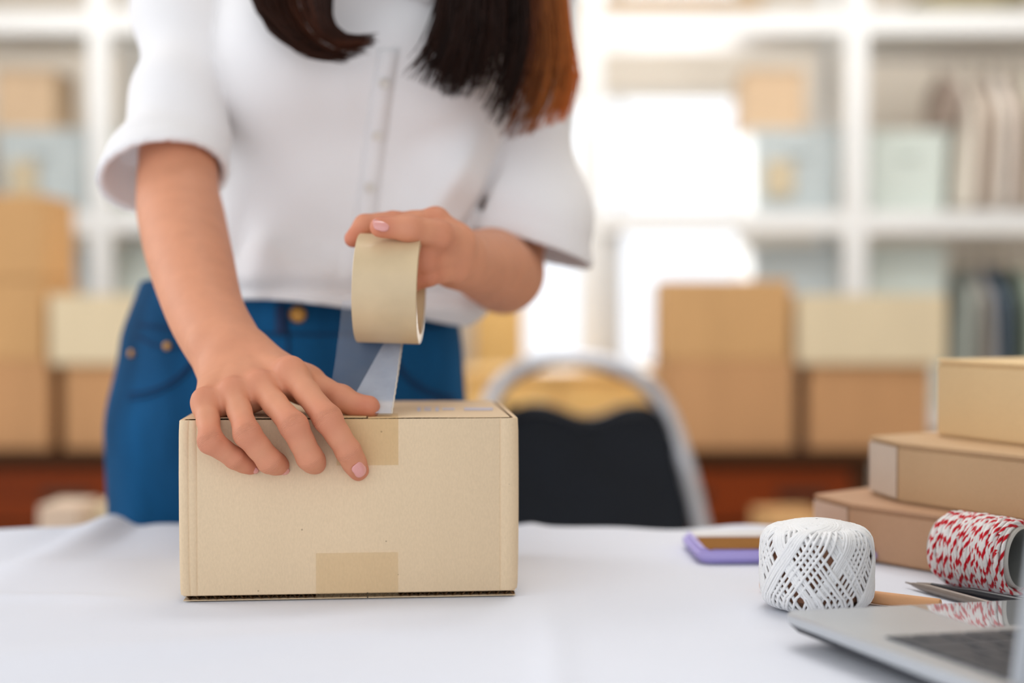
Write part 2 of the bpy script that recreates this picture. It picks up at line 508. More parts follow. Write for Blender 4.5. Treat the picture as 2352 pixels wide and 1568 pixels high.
def carton(x0, x1, z0, z1, yf, depth, m, label, group=None, yaw=0.0, tape=True, name='cardboard_box'):
    cx, cy = (x0 + x1) / 2, yf + depth / 2
    t = thing(name, (cx, cy, z0), label, 'box', group)
    w, h = x1 - x0, z1 - z0
    R = rotz(yaw)
    c = Vector((cx, cy, z0))
    P = lambda x, y, z: c + R @ Vector((x, y, z))
    MB().rbox(P(0, 0, h / 2 - 0.002), (w, depth, h - 0.004), 0.004, R).build('body', m, t)
    for s in (-1, 1):
        MB().rbox(P(0, s * (depth / 4), h - 0.002), (w - 0.002, depth / 2 - 0.002, 0.0038), 0.001, R).build('top_flap', m, t)
    if tape:
        MB().box(P(0, 0, h + 0.0003), (w + 0.001, 0.05, 0.0006), R).build('tape', M['parcel_tape'], t)
        MB().box(P(-w / 2 - 0.0003, 0, h - 0.025), (0.0006, 0.05, 0.05), R).build('tape', M['parcel_tape'], t)
    return t

# bins and boxes on the shelves (the same kind of stock stands on both units)
def bin_(x0, x1, z0, z1, y, m, label, lid=True):
    t = thing('storage_bin', ((x0 + x1) / 2, y + 0.16, z0), label, 'bin', 'plastic bins on the white shelves')
    h = z1 - z0
    b = MB(); w = x1 - x0
    for (f0, f1, za, zb) in ((0.92, 1.0, 0, h - 0.03),):
        o0 = [(-w / 2 * f0, -0.15 * f0), (w / 2 * f0, -0.15 * f0), (w / 2 * f0, 0.15 * f0), (-w / 2 * f0, 0.15 * f0)]
        c = ((x0 + x1) / 2, y + 0.16)
        vs = [(c[0] + x, c[1] + yy, z0 + za) for x, yy in o0] + [(c[0] + x / f0 * f1, c[1] + yy / f0 * f1, z0 + zb) for x, yy in o0]
        b._add(vs, [(0, 1, 2, 3), (4, 5, 6, 7), (0, 1, 5, 4), (1, 2, 6, 5), (2, 3, 7, 6), (3, 0, 4, 7)])
    b.build('tub', m, t)
    MB().rbox(((x0 + x1) / 2, y + 0.16, z1 - 0.018), (w + 0.012, 0.312, 0.028), 0.006).build('lid', m, t)
    MB().rbox(((x0 + x1) / 2, y + 0.0, z0 + h * 0.72), (w * 0.24, 0.012, 0.018), 0.004).build('handle', m, t)
    return t
ZS = 1.264; ZL = 0.574
for dx, side in ((0.0, 'on the right-hand shelving'), (-1715.0, 'on the shelving at the left edge')):
    X = lambda px, Y=5.1: at(px + dx, 700, Y).x
    def Z(py, Y=5.1): return at(1176, py, Y).z
    blue = bin_(X(1722), X(1925), ZS, Z(296), 5.05, M['bin_blue'], 'grey-blue lidded bin, middle tier, ' + side)
    MB().box((X(1782), 5.045, Z(412)), (X(1815) - X(1750), 0.004, Z(372) - Z(452)), None).build('label_card', M['paper_tan'], blue)
    carton(X(1708), X(1846), Z(296), Z(158), 5.1, 0.24, M['carton_tan'], 'pale brown box on top of the grey-blue bin, ' + side, 'small boxes on top of the bins')
    bin_(X(1990), X(2165), ZS, Z(300), 5.05, M['bin_green'], 'pale green-grey bin, middle tier, ' + side)
    bin_(X(1722), X(1925), ZL, Z(560), 5.05, M['bin_blue'], 'grey-blue lidded bin, lower tier, ' + side)
    bin_(X(1990), X(2165), ZL, Z(560), 5.05, M['bin_green'], 'pale green-grey bin, lower tier, ' + side)

# clothes hanging in the right bay
gm = {}
def garment(x, z_top, z_bot, w, col, label, group, seed):
    r = random.Random(seed)
    key = tuple(col); w *= 0.72
    if key not in gm: gm[key] = mat('garment_cloth', srgb(*col), 0.9, spec=0.1, var=0.07, vscale=18, stretch=(1, 1, 0.15))
    t = thing('hanging_garment', (x, 5.2, z_top), label, 'clothes', group)
    b = MB(); n = 22; rows = 14
    ph = [r.uniform(0, 6.28) for _ in range(4)]
    vs = []; fs = []
    for i in range(rows + 1):
        s = i / rows
        z = z_top - 0.05 - s * (z_top - 0.05 - z_bot)
        sh = min(1.0, 0.25 + 2.6 * s) if s < 0.3 else 1.0
        for j in range(n):
            a = 2 * math.pi * j / n
            wob = 1 + 0.25 * s * math.sin(5 * a + ph[0]) + 0.15 * s * math.sin(9 * a + ph[1])
            vs.append((x + math.cos(a) * w * 0.5 * (0.7 + 0.3 * sh) * wob + 0.008 * math.sin(3 * s + ph[2]), 5.2 + math.sin(a) * 0.2 * sh, z))
    for i in range(rows):
        for j in range(n):
            fs.append((i * n + j, i * n + (j + 1) % n, (i + 1) * n + (j + 1) % n, (i + 1) * n + j))
    fs.append(tuple(range(n))); fs.append(tuple(rows * n + j for j in range(n)))
    b._add(vs, fs)
    b.build('cloth', gm[key], t, smooth='all')
    hk = [(x, 5.2, z_top - 0.06), (x, 5.2, z_top - 0.01)] + [(x, 5.2 + 0.018 - 0.018 * math.cos(k * 0.55), z_top - 0.01 + 0.018 * math.sin(k * 0.55)) for k in range(1, 7)]
    MB().tube(hk, 0.002, 6).build('hanger_hook', M['handle'], t)
    return t
M['steel'] = mat('brushed_steel', srgb(190, 190, 192), 0.3, metal=0.9)
for z, tier in ((1.86, 'upper'), (1.17, 'lower')):
    t = MB().tube([(1.24, 5.2, z), (2.07, 5.2, z)], 0.011, 12).build('hanging_rail', M['steel'])
    tag(t, 'round steel hanging rail of the %s clothes, far right bay of the shelving' % tier, 'rail')
for i, (px, w, col, zb, lb) in enumerate((
        (2156, 0.035, (168, 150, 138), 1.60, 'taupe'), (2196, 0.075, (236, 226, 212), 1.3, 'cream'), (2240, 0.05, (218, 204, 190), 1.3, 'sand'),
        (2275, 0.06, (240, 232, 222), 1.3, 'off-white'), (2312, 0.05, (214, 198, 184), 1.3, 'dusty pink'), (2346, 0.06, (232, 230, 212), 1.3, 'pale lime'))):
    garment(at(px, 300, 5.2).x, 1.842, zb, w, col, lb + ' garment on the upper rail of the shelving at the right edge', 'clothes hanging on the upper rail', 40 + i)
for i, (px, w, col, lb) in enumerate((
        (2198, 0.07, (168, 172, 164), 'grey'), (2236, 0.05, (192, 184, 174), 'stone coloured'), (2262, 0.035, (120, 136, 156), 'slate blue'),
        (2298, 0.075, (84, 94, 90), 'dark green-grey'), (2342, 0.06, (206, 218, 196), 'pale green'))):
    garment(at(px, 650, 5.2).x, 1.152, 0.72, w, col, lb + ' garment on the lower rail of the shelving at the right edge', 'clothes hanging on the lower rail', 60 + i)
M['olive'] = mat('olive_canvas', srgb(150, 140, 112), 0.9, var=0.2, vscale=14)
bg_ = thing('canvas_bag', (1.62, 5.2, 1.954), 'olive canvas bag on the top shelf in the upper right corner', 'bag')
f = Field(np.arange(1.36, 2.0, 0.012, dtype=np.float32), np.arange(5.02, 5.4, 0.012, dtype=np.float32), np.arange(1.94, 2.3, 0.012, dtype=np.float32))
for c, r in (((1.64, 5.2, 2.03), (0.2, 0.11, 0.08)), ((1.74, 5.19, 2.09), (0.14, 0.1, 0.1)), ((1.57, 5.2, 2.03), (0.13, 0.11, 0.06))):
    f.ell(c, r, 0.04)
f.build('sack', M['olive'], bg_)
MB().tube(catmull([(1.62, 5.12, 2.1), (1.66, 5.1, 2.2), (1.74, 5.1, 2.23), (1.82, 5.12, 2.15)], 16), 0.01, 8).build('strap', M['olive'], bg_)

# low chests of drawers with cartons
def dresser(x0, x1, label):
    yf, d, h = 3.78, 0.46, at(1176, 1034, 3.8).z
    t = thing('chest_of_drawers', ((x0 + x1) / 2, yf + d / 2, 0), label, 'dresser', 'low chests of drawers behind the table')
    cx = (x0 + x1) / 2; w = x1 - x0
    MB().rbox((cx, yf + d / 2, h - 0.014), (w + 0.03, d + 0.03, 0.028), 0.004).build('dresser_top', M['dark_wood'], t)
    MB().rbox((cx, yf + d / 2 + 0.01, (h - 0.03 + 0.06) / 2), (w, d - 0.02, h - 0.09), 0.004).build('carcass', M['dark_wood'], t)
    zz = [0.08, 0.235, 0.375, h - 0.045]
    for a, b in zip(zz[:-1], zz[1:]):
        q = MB().rbox((cx, yf + 0.012, (a + b) / 2), (w - 0.12, 0.02, b - a - 0.014), 0.004).build('drawer', M['dresser_wood'], t)
        for s in (-0.22, 0.22):
            MB().rbox((cx + s * w, yf - 0.004, (a + b) / 2 + 0.005), (0.13, 0.016, 0.026), 0.006).build('handle', M['handle'], q)
    for sx in (-1, 1):
        for yy in (yf + 0.05, yf + d - 0.05):
            MB().rbox((cx + sx * (w / 2 - 0.05), yy, 0.035), (0.06, 0.06, 0.07), 0.004).build('leg', M['dark_wood'], t)
    return h
hd = dresser(0.27, 0.965, 'reddish brown chest of drawers under the cartons, right of the chair')
dresser(-1.72, -0.98, 'reddish brown chest of drawers under the cartons at the left edge')
yc = 3.82
def stack(dx, place, tall, pre):
    X = lambda px: at(px + dx, 700, yc).x
    Z = lambda py: at(1176, py, yc).z
    g = 'cartons on the chests of drawers'
    carton(X(1535), X(1826), hd, Z(826), yc, 0.4, M['carton_warm'], 'brown carton at the bottom of the taller stack %s' % place, g)
    carton(X(1526), X(1816), Z(826), Z(642), yc, 0.3, M['carton_gold'], 'golden brown carton %s the taller stack %s' % ('in the middle of' if tall else 'on top of', place), g)
    if tall:
        carton(X(1526), X(1812), Z(640), Z(446), yc, 0.3, M['carton_gold'], 'golden brown carton topmost of the taller stack %s' % place, g, 0.03)
    carton(X(1860), X(2140), hd, Z(836), yc, 0.4, M['carton_warm'], 'brown carton under the cream carton %s' % place, g)
    carton(X(1834), X(2172), Z(836), Z(676), yc - 0.02, 0.32, M['carton_cream'], 'wide cream carton on a brown carton %s' % place, g, -0.02)
stack(0, 'right of the chair', False, '')
stack(-1715, 'at the left edge', True, '')
x0, x1, z0, z1 = from_px(1768, 1905, 1192, 1300, 3.1)
carton(x0, x1, 0, z1, 3.1, 0.2, M['carton_gold'], 'tall golden carton on the floor behind the white thread ball', None, 0.1)
x0, x1, z0, z1 = from_px(90, 186, 1162, 1300, 2.3)
carton(x0, x1, 0, z1, 2.3, 0.1, M['carton_pink'], 'tall pinkish carton behind the table edge at the left, beside the jeans', None, -0.06, False)
x0, x1, z0, z1 = from_px(204, 330, 1166, 1300, 2.36)
carton(x0, x1, 0, z1, 2.36, 0.1, M['carton_cream'], 'tall cream carton behind the table edge, right of the pinkish carton', None, 0.05, False)

# ---------------------------------------------------------------- chair
M['chrome'] = mat('satin_chrome', srgb(205, 205, 210), 0.32, metal=0.55)
M['vinyl'] = mat('navy_black_vinyl', srgb(13, 18, 27), 0.42, spec=0.3, var=0.15, vscale=20, bump=0.1, bscale=300)
YC = 2.7
ch = thing('stacking_chair', (at(1370, 1000, YC).x, YC + 0.15, 0), 'dark navy padded stacking chair with arched silver frame behind the carton', 'chair')
arch_px = [(1095, 1330), (1098, 1150), (1108, 1000), (1135, 905), (1200, 845), (1300, 822), (1390, 834), (1472, 872), (1530, 945), (1572, 1060), (1596, 1150), (1618, 1245), (1640, 1330)]
arch = [at(x, y, YC + 0.03 * (y < 1000)) for x, y in arch_px]
low = [Vector((arch[0].x, YC - 0.02, 0.47))]
ap = [Vector((arch[0].x - 0.005, YC - 0.02, 0.0)), Vector((arch[0].x, YC - 0.01, 0.3))] + arch + [Vector((arch[-1].x + 0.012, YC - 0.01, 0.3)), Vector((arch[-1].x + 0.02, YC - 0.02, 0.0))]
MB().tube(catmull(ap, 96), 0.0165, 12).build('frame', M['chrome'], ch, smooth='all')
top = [(1158, 975), (1172, 945), (1200, 928), (1245, 925), (1290, 938), (1335, 954), (1380, 950), (1430, 931), (1480, 928), (1515, 946), (1538, 985)]
cp = [at(1150, 1330, YC)] + [at(x, y, YC) for x, y in top] + [at(1568, 1090, YC), at(1585, 1200, YC), at(1598, 1330, YC)]
bm = bmesh.new()
fr = [bm.verts.new((p.x, YC - 0.02, p.z)) for p in catmull(cp, 60)]
fa = bm.faces.new(fr)
ex = bmesh.ops.extrude_face_region(bm, geom=[fa])
bmesh.ops.translate(bm, verts=[v for v in ex['geom'] if isinstance(v, bmesh.types.BMVert)], vec=(0, 0.045, 0))
bmesh.ops.recalc_face_normals(bm, faces=bm.faces)
bmesh.ops.bevel(bm, geom=[e for e in bm.edges if len(e.link_faces) == 2 and e.calc_face_angle(0) > 1.2], offset=0.014, segments=4, affect='EDGES')
MB().bm(bm).build('backrest', M['vinyl'], ch, smooth=True)
MB().tube([at(x, y + 16, YC - 0.021 / 1) - Vector((0, 0.018, 0)) for x, y in top[1:-1]], 0.004, 8).build('piping', M['vinyl'], ch, smooth='all')
cxx = (arch[0].x + arch[-1].x) / 2
MB().rbox((cxx, YC + 0.25, 0.455), (0.42, 0.42, 0.06), 0.025, seg=4).build('seat', M['vinyl'], ch, smooth=True)
for s in (-1, 1):
    MB().tube(catmull([(cxx + s * 0.2, YC + 0.03, 0.425), (cxx + s * 0.2, YC + 0.42, 0.425), (cxx + s * 0.205, YC + 0.45, 0.38), (cxx + s * 0.215, YC + 0.48, 0.0)], 30), 0.012, 10).build('leg', M['chrome'], ch, smooth='all')

# ---------------------------------------------------------------- table and cloth
TZ = 0.75
M['cloth'] = mat('white_tablecloth', srgb(228, 231, 240), 0.85, spec=0.2, var=0.01, vscale=6, bump=0.06, bscale=900, sheen=0.1)
M['table_wood'] = mat('pale_table_laminate', srgb(205, 196, 182), 0.5, var=0.05)
TX, TY0, TY1 = 1.05, 0.30, 1.330
tb = thing('work_table', (0, (TY0 + TY1) / 2, 0), 'long work table hidden under the white tablecloth', 'table')
MB().rbox((0, (TY0 + TY1) / 2, TZ - 0.021), (2 * TX - 0.02, TY1 - TY0 - 0.02, 0.03), 0.004).build('tabletop', M['table_wood'], tb)
for sx in (-1, 1):
    for yy in (TY0 + 0.07, TY1 - 0.07):
        MB().rbox((sx * (TX - 0.08), yy, 0.355), (0.045, 0.045, 0.71), 0.004).build('leg', M['table_wood'], tb)
def smooth01(t): t = max(0, min(1, t)); return t * t * (3 - 2 * t)
def cloth_z(x, y):
    z = 0.0
    r = smooth01((y - 1.0) / 0.33)
    xr = -0.388 + 0.012 * math.sin(6 * y)
    z += 0.011 * r * math.exp(-((x - xr) / 0.022) ** 2)
    z -= 0.004 * smooth01((y - 1.18) / 0.15) * math.exp(-((x + 0.352) / 0.012) ** 2)
    z += 0.004 * smooth01((y - 1.12) / 0.2) * math.exp(-((x + 0.30) / 0.035) ** 2)
    z += 0.005 * r * math.exp(-((x + 0.60) / 0.06) ** 2)
    z += 0.0022 * math.exp(-((x - 0.021 - 0.004 * math.sin(9 * y)) / 0.010) ** 2)
    z += 0.0030 * math.exp(-((y - 1.005 + 0.02 * x) / 0.014) ** 2) * (1 if x < -0.27 else max(0, 1 - (x + 0.27) / 0.03))
    z += 0.0035 * smooth01((y - 1.26) / 0.07) * (math.sin(x * 31 + 0.6) * 0.5 + math.sin(x * 57 + 2) * 0.3 + 0.4)
    z += 0.0040 * math.exp(-((y - 0.86 - 0.35 * (x + 0.2)) / 0.03) ** 2) * math.exp(-((x + 0.18) / 0.12) ** 2)
    z += 0.0042 * math.exp(-((y - 0.78 - 0.5 * (x + 0.4)) / 0.05) ** 2) * math.exp(-((x + 0.42) / 0.2) ** 2)
    z += 0.0040 * math.exp(-((y - 1.13 - 0.25 * (x + 0.35)) / 0.03) ** 2) * math.exp(-((x + 0.36) / 0.12) ** 2)
    # flat under what stands on it
    for cx, cy, rr in ((-0.12, 1.1, 0.17), (0.21, 0.98, 0.09), (0.36, 1.1, 0.17), (0.3, 0.82, 0.2), (0.23, 1.2, 0.1)):
        d = math.hypot(x - cx, y - cy)
        z *= smooth01((d - rr * 0.8) / (rr * 0.5)) if d < rr * 1.3 else 1
    return z
def cloth_pt(u, v):
    x = -TX - 0.25 + u * (2 * TX + 0.5); y = TY0 - 0.2 + v * (TY1 - TY0 + 0.45)
    ox = max(0, abs(x) - TX); oy = max(0, y - TY1, TY0 - y)
    cx = max(-TX, min(TX, x)); cy = max(TY0, min(TY1, y))
    z = cloth_z(cx, cy)
    dy = oy
    drop = 0.0
    if dy > 0:
        rr = 0.012; th = min(dy / rr, math.pi / 2)
        out = rr * math.sin(th); dn = rr * (1 - math.cos(th)) + max(0, dy - rr * math.pi / 2)
        sg = 1 if y > TY1 else -1
        wav = (math.sin(x * 31 + 0.6) + 0.6 * math.sin(x * 57 + 2)) * 0.006 * min(1, dn / 0.1) - 0.002
        cy += sg * (out + max(-0.003, wav)); drop += dn
        z *= max(0, 1 - dn / 0.05)
    if ox > 0:
        cx += math.copysign(0.012 * min(1, ox / 0.012) + 0.01 * math.sin(y * 30) * min(1, ox / 0.1) + 0.01 * min(1, ox / 0.1), x); drop = max(drop, ox)
    return (cx, cy, TZ - 0.0005 + z - drop)
o = MB().grid(cloth_pt, 420, 260).build('tablecloth', M['cloth'], smooth='all')
tag(o, 'white cloth with soft fold lines spread over the whole work table', 'tablecloth')

# ---------------------------------------------------------------- main carton
def cardboard(name, col, dark=0.05):
    m = mat(name, col, 0.78, spec=0.25, var=0.055, vscale=9, stretch=(1, 1, 0.035), bump=0.05, bscale=420, bstretch=(1, 1, 0.05))
    nt = m.node_tree; N, L = nt.nodes, nt.links
    p = N['Principled BSDF']
    base = p.inputs['Base Color'].links[0].from_socket
    tc = [n for n in N if n.type == 'TEX_COORD'][0]
    g = N.new('ShaderNodeTexNoise'); g.inputs['Scale'].default_value = 900; g.inputs['Detail'].default_value = 3
    mp = N.new('ShaderNodeMapping'); mp.inputs['Scale'].default_value = (1, 1, 0.45)
    L.new(tc.outputs['Object'], mp.inputs['Vector']); L.new(mp.outputs['Vector'], g.inputs['Vector'])
    r = N.new('ShaderNodeValToRGB'); r.color_ramp.elements[0].position = 0.25; r.color_ramp.elements[1].position = 0.75
    r.color_ramp.elements[0].color = (0.94, 0.935, 0.925, 1); r.color_ramp.elements[1].color = (1.03, 1.03, 1.03, 1)
    L.new(g.outputs['Fac'], r.inputs['Fac'])
    mx = N.new('ShaderNodeMix'); mx.data_type = 'RGBA'; mx.blend_type = 'MULTIPLY'; mx.inputs['Factor'].default_value = 1.0
    L.new(base, mx.inputs['A']); L.new(r.outputs['Color'], mx.inputs['B'])
    v = N.new('ShaderNodeTexVoronoi'); v.inputs['Scale'].default_value = 75; v.inputs['Randomness'].default_value = 1
    L.new(tc.outputs['Object'], v.inputs['Vector'])
    lt = N.new('ShaderNodeMath'); lt.operation = 'LESS_THAN'; lt.inputs[1].default_value = dark
    L.new(v.outputs['Distance'], lt.inputs[0])
    mu = N.new('ShaderNodeMath'); mu.operation = 'MULTIPLY'; mu.inputs[1].default_value = 0.5
    L.new(lt.outputs[0], mu.inputs[0])
    m2 = N.new('ShaderNodeMix'); m2.data_type = 'RGBA'; m2.inputs['B'].default_value = srgb(110, 84, 58)
    L.new(mu.outputs[0], m2.inputs['Factor']); L.new(mx.outputs['Result'], m2.inputs['A'])
    L.new(m2.outputs['Result'], p.inputs['Base Color'])
    return m
M['kraft'] = cardboard('kraft_cardboard', srgb(229, 203, 168))
M['kraft_in'] = mat('raw_cardboard_edge', srgb(150, 116, 80), 0.9, spec=0.1, var=0.1, vscale=300)
def tape_mat(name, tint, body, fac, rough=0.15):
    m = bpy.data.materials.new(name); m.use_nodes = True
    nt = m.node_tree; N, L = nt.nodes, nt.links
    p = N['Principled BSDF']; p.inputs['Base Color'].default_value = body; p.inputs['Roughness'].default_value = rough
    p.inputs['Specular IOR Level'].default_value = 0.6
    tr = N.new('ShaderNodeBsdfTransparent'); tr.inputs['Color'].default_value = tint
    tc = N.new('ShaderNodeTexCoord'); nz = N.new('ShaderNodeTexNoise'); nz.inputs['Scale'].default_value = 45; nz.inputs['Detail'].default_value = 4
    L.new(tc.outputs['Object'], nz.inputs['Vector'])
    mr = N.new('ShaderNodeMapRange'); mr.inputs['To Min'].default_value = fac * 0.7; mr.inputs['To Max'].default_value = fac * 1.3
    L.new(nz.outputs['Fac'], mr.inputs['Value'])
    bp = N.new('ShaderNodeBump'); bp.inputs['Strength'].default_value = 0.25; bp.inputs['Distance'].default_value = 0.001
    L.new(nz.outputs['Fac'], bp.inputs['Height']); L.new(bp.outputs['Normal'], p.inputs['Normal'])
    mx = N.new('ShaderNodeMixShader')
    L.new(mr.outputs['Result'], mx.inputs['Fac']); L.new(tr.outputs[0], mx.inputs[1]); L.new(p.outputs[0], mx.inputs[2])
    L.new(mx.outputs[0], N['Material Output'].inputs['Surface'])
    return m
M['old_tape'] = tape_mat('yellowed_clear_tape', (0.975, 0.93, 0.84, 1), srgb(206, 172, 122), 0.11, 0.3)
M['old_tape_faint'] = tape_mat('faded_clear_tape', (0.985, 0.96, 0.905, 1), srgb(212, 182, 140), 0.10, 0.35)

B0 = on_z(414, 1383, TZ); B1 = on_z(1190, 1369, TZ)
BYAW = math.atan2(B1.y - B0.y, B1.x - B0.x)
BL = (B1 - B0).length; BW = 0.182; BH = 0.1274
BR = rotz(BYAW)
B0 = Vector((B0.x, B0.y, TZ + 0.0006))
def bp_(x, y, z): return B0 + BR @ Vector((x, y, z))
bx = thing('shipping_carton', bp_(BL / 2, BW / 2, 0), 'kraft cardboard carton being taped shut, under the hand at the centre of the table', 'box')
def ring(off, r1, r2, crease):
    """plan outline of the carton walls, with soft corners"""
    pts = []
    for (cx, cy, a0, r) in ((BL, BW, 0, r2), (0, BW, 90, r1), (0, 0, 180, r1), (BL, 0, 270, r2)):
        sx = -1 if cx > 0 else 1; sy = -1 if cy > 0 else 1
        r = max(r, 0.001)
        ox, oy = cx + sx * (r + off), cy + sy * (r + off)
        for k in range(6):
            a = math.radians(a0 + 90 * k / 5)
            pts.append((ox + r * math.cos(a), oy + r * math.sin(a)))
        if (cx, cy) == (0, 0):            # pressed creases beside the corners of the front board
            for xx in (0.0072, 0.0118, BL - 0.0128):
                pts += [(xx - 0.0008, off), (xx, off + 0.0006), (xx + 0.0008, off)]
    return pts
wall = MB()
o_ = ring(0, 0.0045, 0.0090, 0); i_ = ring(0.003, 0.002, 0.004, 0)
n = len(o_); vs = []; fs = []
zl = [0.0042, 0.008, 0.03, 0.06, 0.09, 0.118, BH - 0.0006, BH]
for k, z in enumerate(zl):
    for (x, y) in o_:
        bulge = 0.0012 * math.sin(math.pi * k / (len(zl) - 1))
        vs.append(bp_(x + (bulge if x > BL - 0.01 else -bulge if x < 0.01 else 0), y, z))
for (x, y) in i_: vs.append(bp_(x, y, BH))
for (x, y) in i_: vs.append(bp_(x, y, 0.0042))
K = len(zl)
for k in range(K - 1):
    for j in range(n): fs.append((k * n + j, k * n + (j + 1) % n, (k + 1) * n + (j + 1) % n, (k + 1) * n + j))
for j in range(n):
    j1 = (j + 1) % n
    fs.append(((K - 1) * n + j, (K - 1) * n + j1, K * n + j1, K * n + j))
    fs.append((K * n + j, K * n + j1, (K + 1) * n + j1, (K + 1) * n + j))
    fs.append(((K + 1) * n + j, (K + 1) * n + j1, j1, j))
wall._add(vs, fs)
wall.build('walls', M['kraft'], bx, smooth=True)
def corrugated(mb, x0, x1, y0, y1, z0, th, per=0.0062, wob=0.0):
    """two liners with a fluted sheet between; the flutes open to the front edge"""
    lt = 0.0005
    nx = int((x1 - x0) / per * 8)
    mb.cur = 0
    zz = lambda x: wob * math.sin((x - x0) * 23) + wob * 0.6 * math.sin((x - x0) * 61)
    for zc in (z0, z0 + th - lt):
        vs = []; fs = []; m = 40
        for i in range(m + 1):
            x = x0 + (x1 - x0) * i / m
            for (y, dz) in ((y0, 0), (y1, 0), (y1, lt), (y0, lt)):
                vs.append(bp_(x, y, zc + dz + zz(x) * (1 if y == y0 else 0)))
        for i in range(m):
            for j in range(4):
                fs.append((i * 4 + j, i * 4 + (j + 1) % 4, (i + 1) * 4 + (j + 1) % 4, (i + 1) * 4 + j))
        fs += [(0, 1, 2, 3), tuple(m * 4 + j for j in range(4))]
        mb._add(vs, fs)
    mb.cur = 1
    vs = []; fs = []
    for i in range(nx + 1):
        x = x0 + (x1 - x0) * i / nx
        z = z0 + th / 2 + (th / 2 - lt) * 0.9 * math.sin(2 * math.pi * (x - x0) / per) + zz(x)
        vs += [bp_(x, y0 + 0.0006, z), bp_(x, y1 - 0.0006, z - zz(x))]
    for i in range(nx): fs.append((2 * i, 2 * i + 1, 2 * i + 3, 2 * i + 2))
    mb._add(vs, fs)
xm = 0.131
for (a, b, zz) in ((0.004, xm - 0.0006, 0.0008), (xm + 0.0006, BL - 0.006, 0.0004)):
    q = MB(); corrugated(q, a, b, 0.0022, BW - 0.003, BH - 0.0022 + zz, 0.0026, wob=0.0003)
    q.build('top_flap', [M['kraft'], M['kraft_in']], bx)
for (a, b) in ((0.002, xm - 0.0004), (xm + 0.0004, BL - 0.002)):
    q = MB(); corrugated(q, a, b, 0.0012, BW - 0.002, 0.0, 0.004)
    q.build('bottom_flap', [M['kraft'], M['kraft_in']], bx)
def slab(x0, x1, y0, y1, z0, z1, name, m):
    q = MB(); vs = [bp_(x, y, z) for x in (x0, x1) for y in (y0, y1) for z in (z0, z1)]
    q._add(vs, [(0, 1, 3, 2), (4, 6, 7, 5), (0, 4, 5, 1), (2, 3, 7, 6), (0, 2, 6, 4), (1, 5, 7, 3)])
    return q.build(name, m, bx)
def bx_x(px): return BL * (px - 414) / (1190 - 414)
def bx_z(py): return BH * (1378 - py) / (1378 - 965)
def tape_film(x0, x1, pts, m):
    # a film of tape following (y, z) points over the board, ends cut a little ragged
    q = MB(); k = 24
    for i in range(k + 1):
        x = x0 + (x1 - x0) * i / k
        for j, (y, z) in enumerate(pts):
            q.v.append(tuple(bp_(x, y, z + (0.00012 * math.sin(i * 2.3) * (j == 0)))))
    n_ = len(pts)
    for i in range(k):
        for j in range(n_ - 1): q.f.append((i * n_ + j, (i + 1) * n_ + j, (i + 1) * n_ + j + 1, i * n_ + j + 1)); q.mi.append(0)
    return q.build('tape_patch', m, bx, smooth='all')
tape_film(bx_x(770), bx_x(912), [(-0.0005, bx_z(1071)), (-0.0005, bx_z(1010)), (-0.0005, BH - 0.001), (-0.0002, BH + 0.0008), (0.0016, BH + 0.0018), (0.012, BH + 0.0022), (0.026, BH + 0.0022)], M['old_tape'])
tape_film(bx_x(722), bx_x(911), [(-0.0005, bx_z(1272)), (-0.0005, bx_z(1320)), (-0.0005, 0.0045), (-0.0003, 0.0008)], M['old_tape_faint'])
M['ink'] = mat('pale_blue_ink', srgb(200, 196, 208), 0.7, var=0.05)
for (xa, xb, ya, yb) in ((1066, 1132, 936, 942), (958, 966, 935, 944), (974, 990, 940, 943), (974, 990, 935, 938), (1000, 1008, 935, 944), (1016, 1044, 937, 941)):
    a = on_z(xa, yb, TZ + BH + 0.0017); b = on_z(xb, yb, TZ + BH + 0.0017); c = on_z(xb, ya, TZ + BH + 0.0017); d = on_z(xa, ya, TZ + BH + 0.0017)
    q = MB(); up = Vector((0, 0, 0.0001))
    q._add([a, b, c, d, a + up, b + up, c + up, d + up], [(0, 1, 2, 3), (4, 5, 6, 7), (0, 1, 5, 4), (1, 2, 6, 5), (2, 3, 7, 6), (3, 0, 4, 7)])
    q.build('printed_mark', M['ink'], bx)

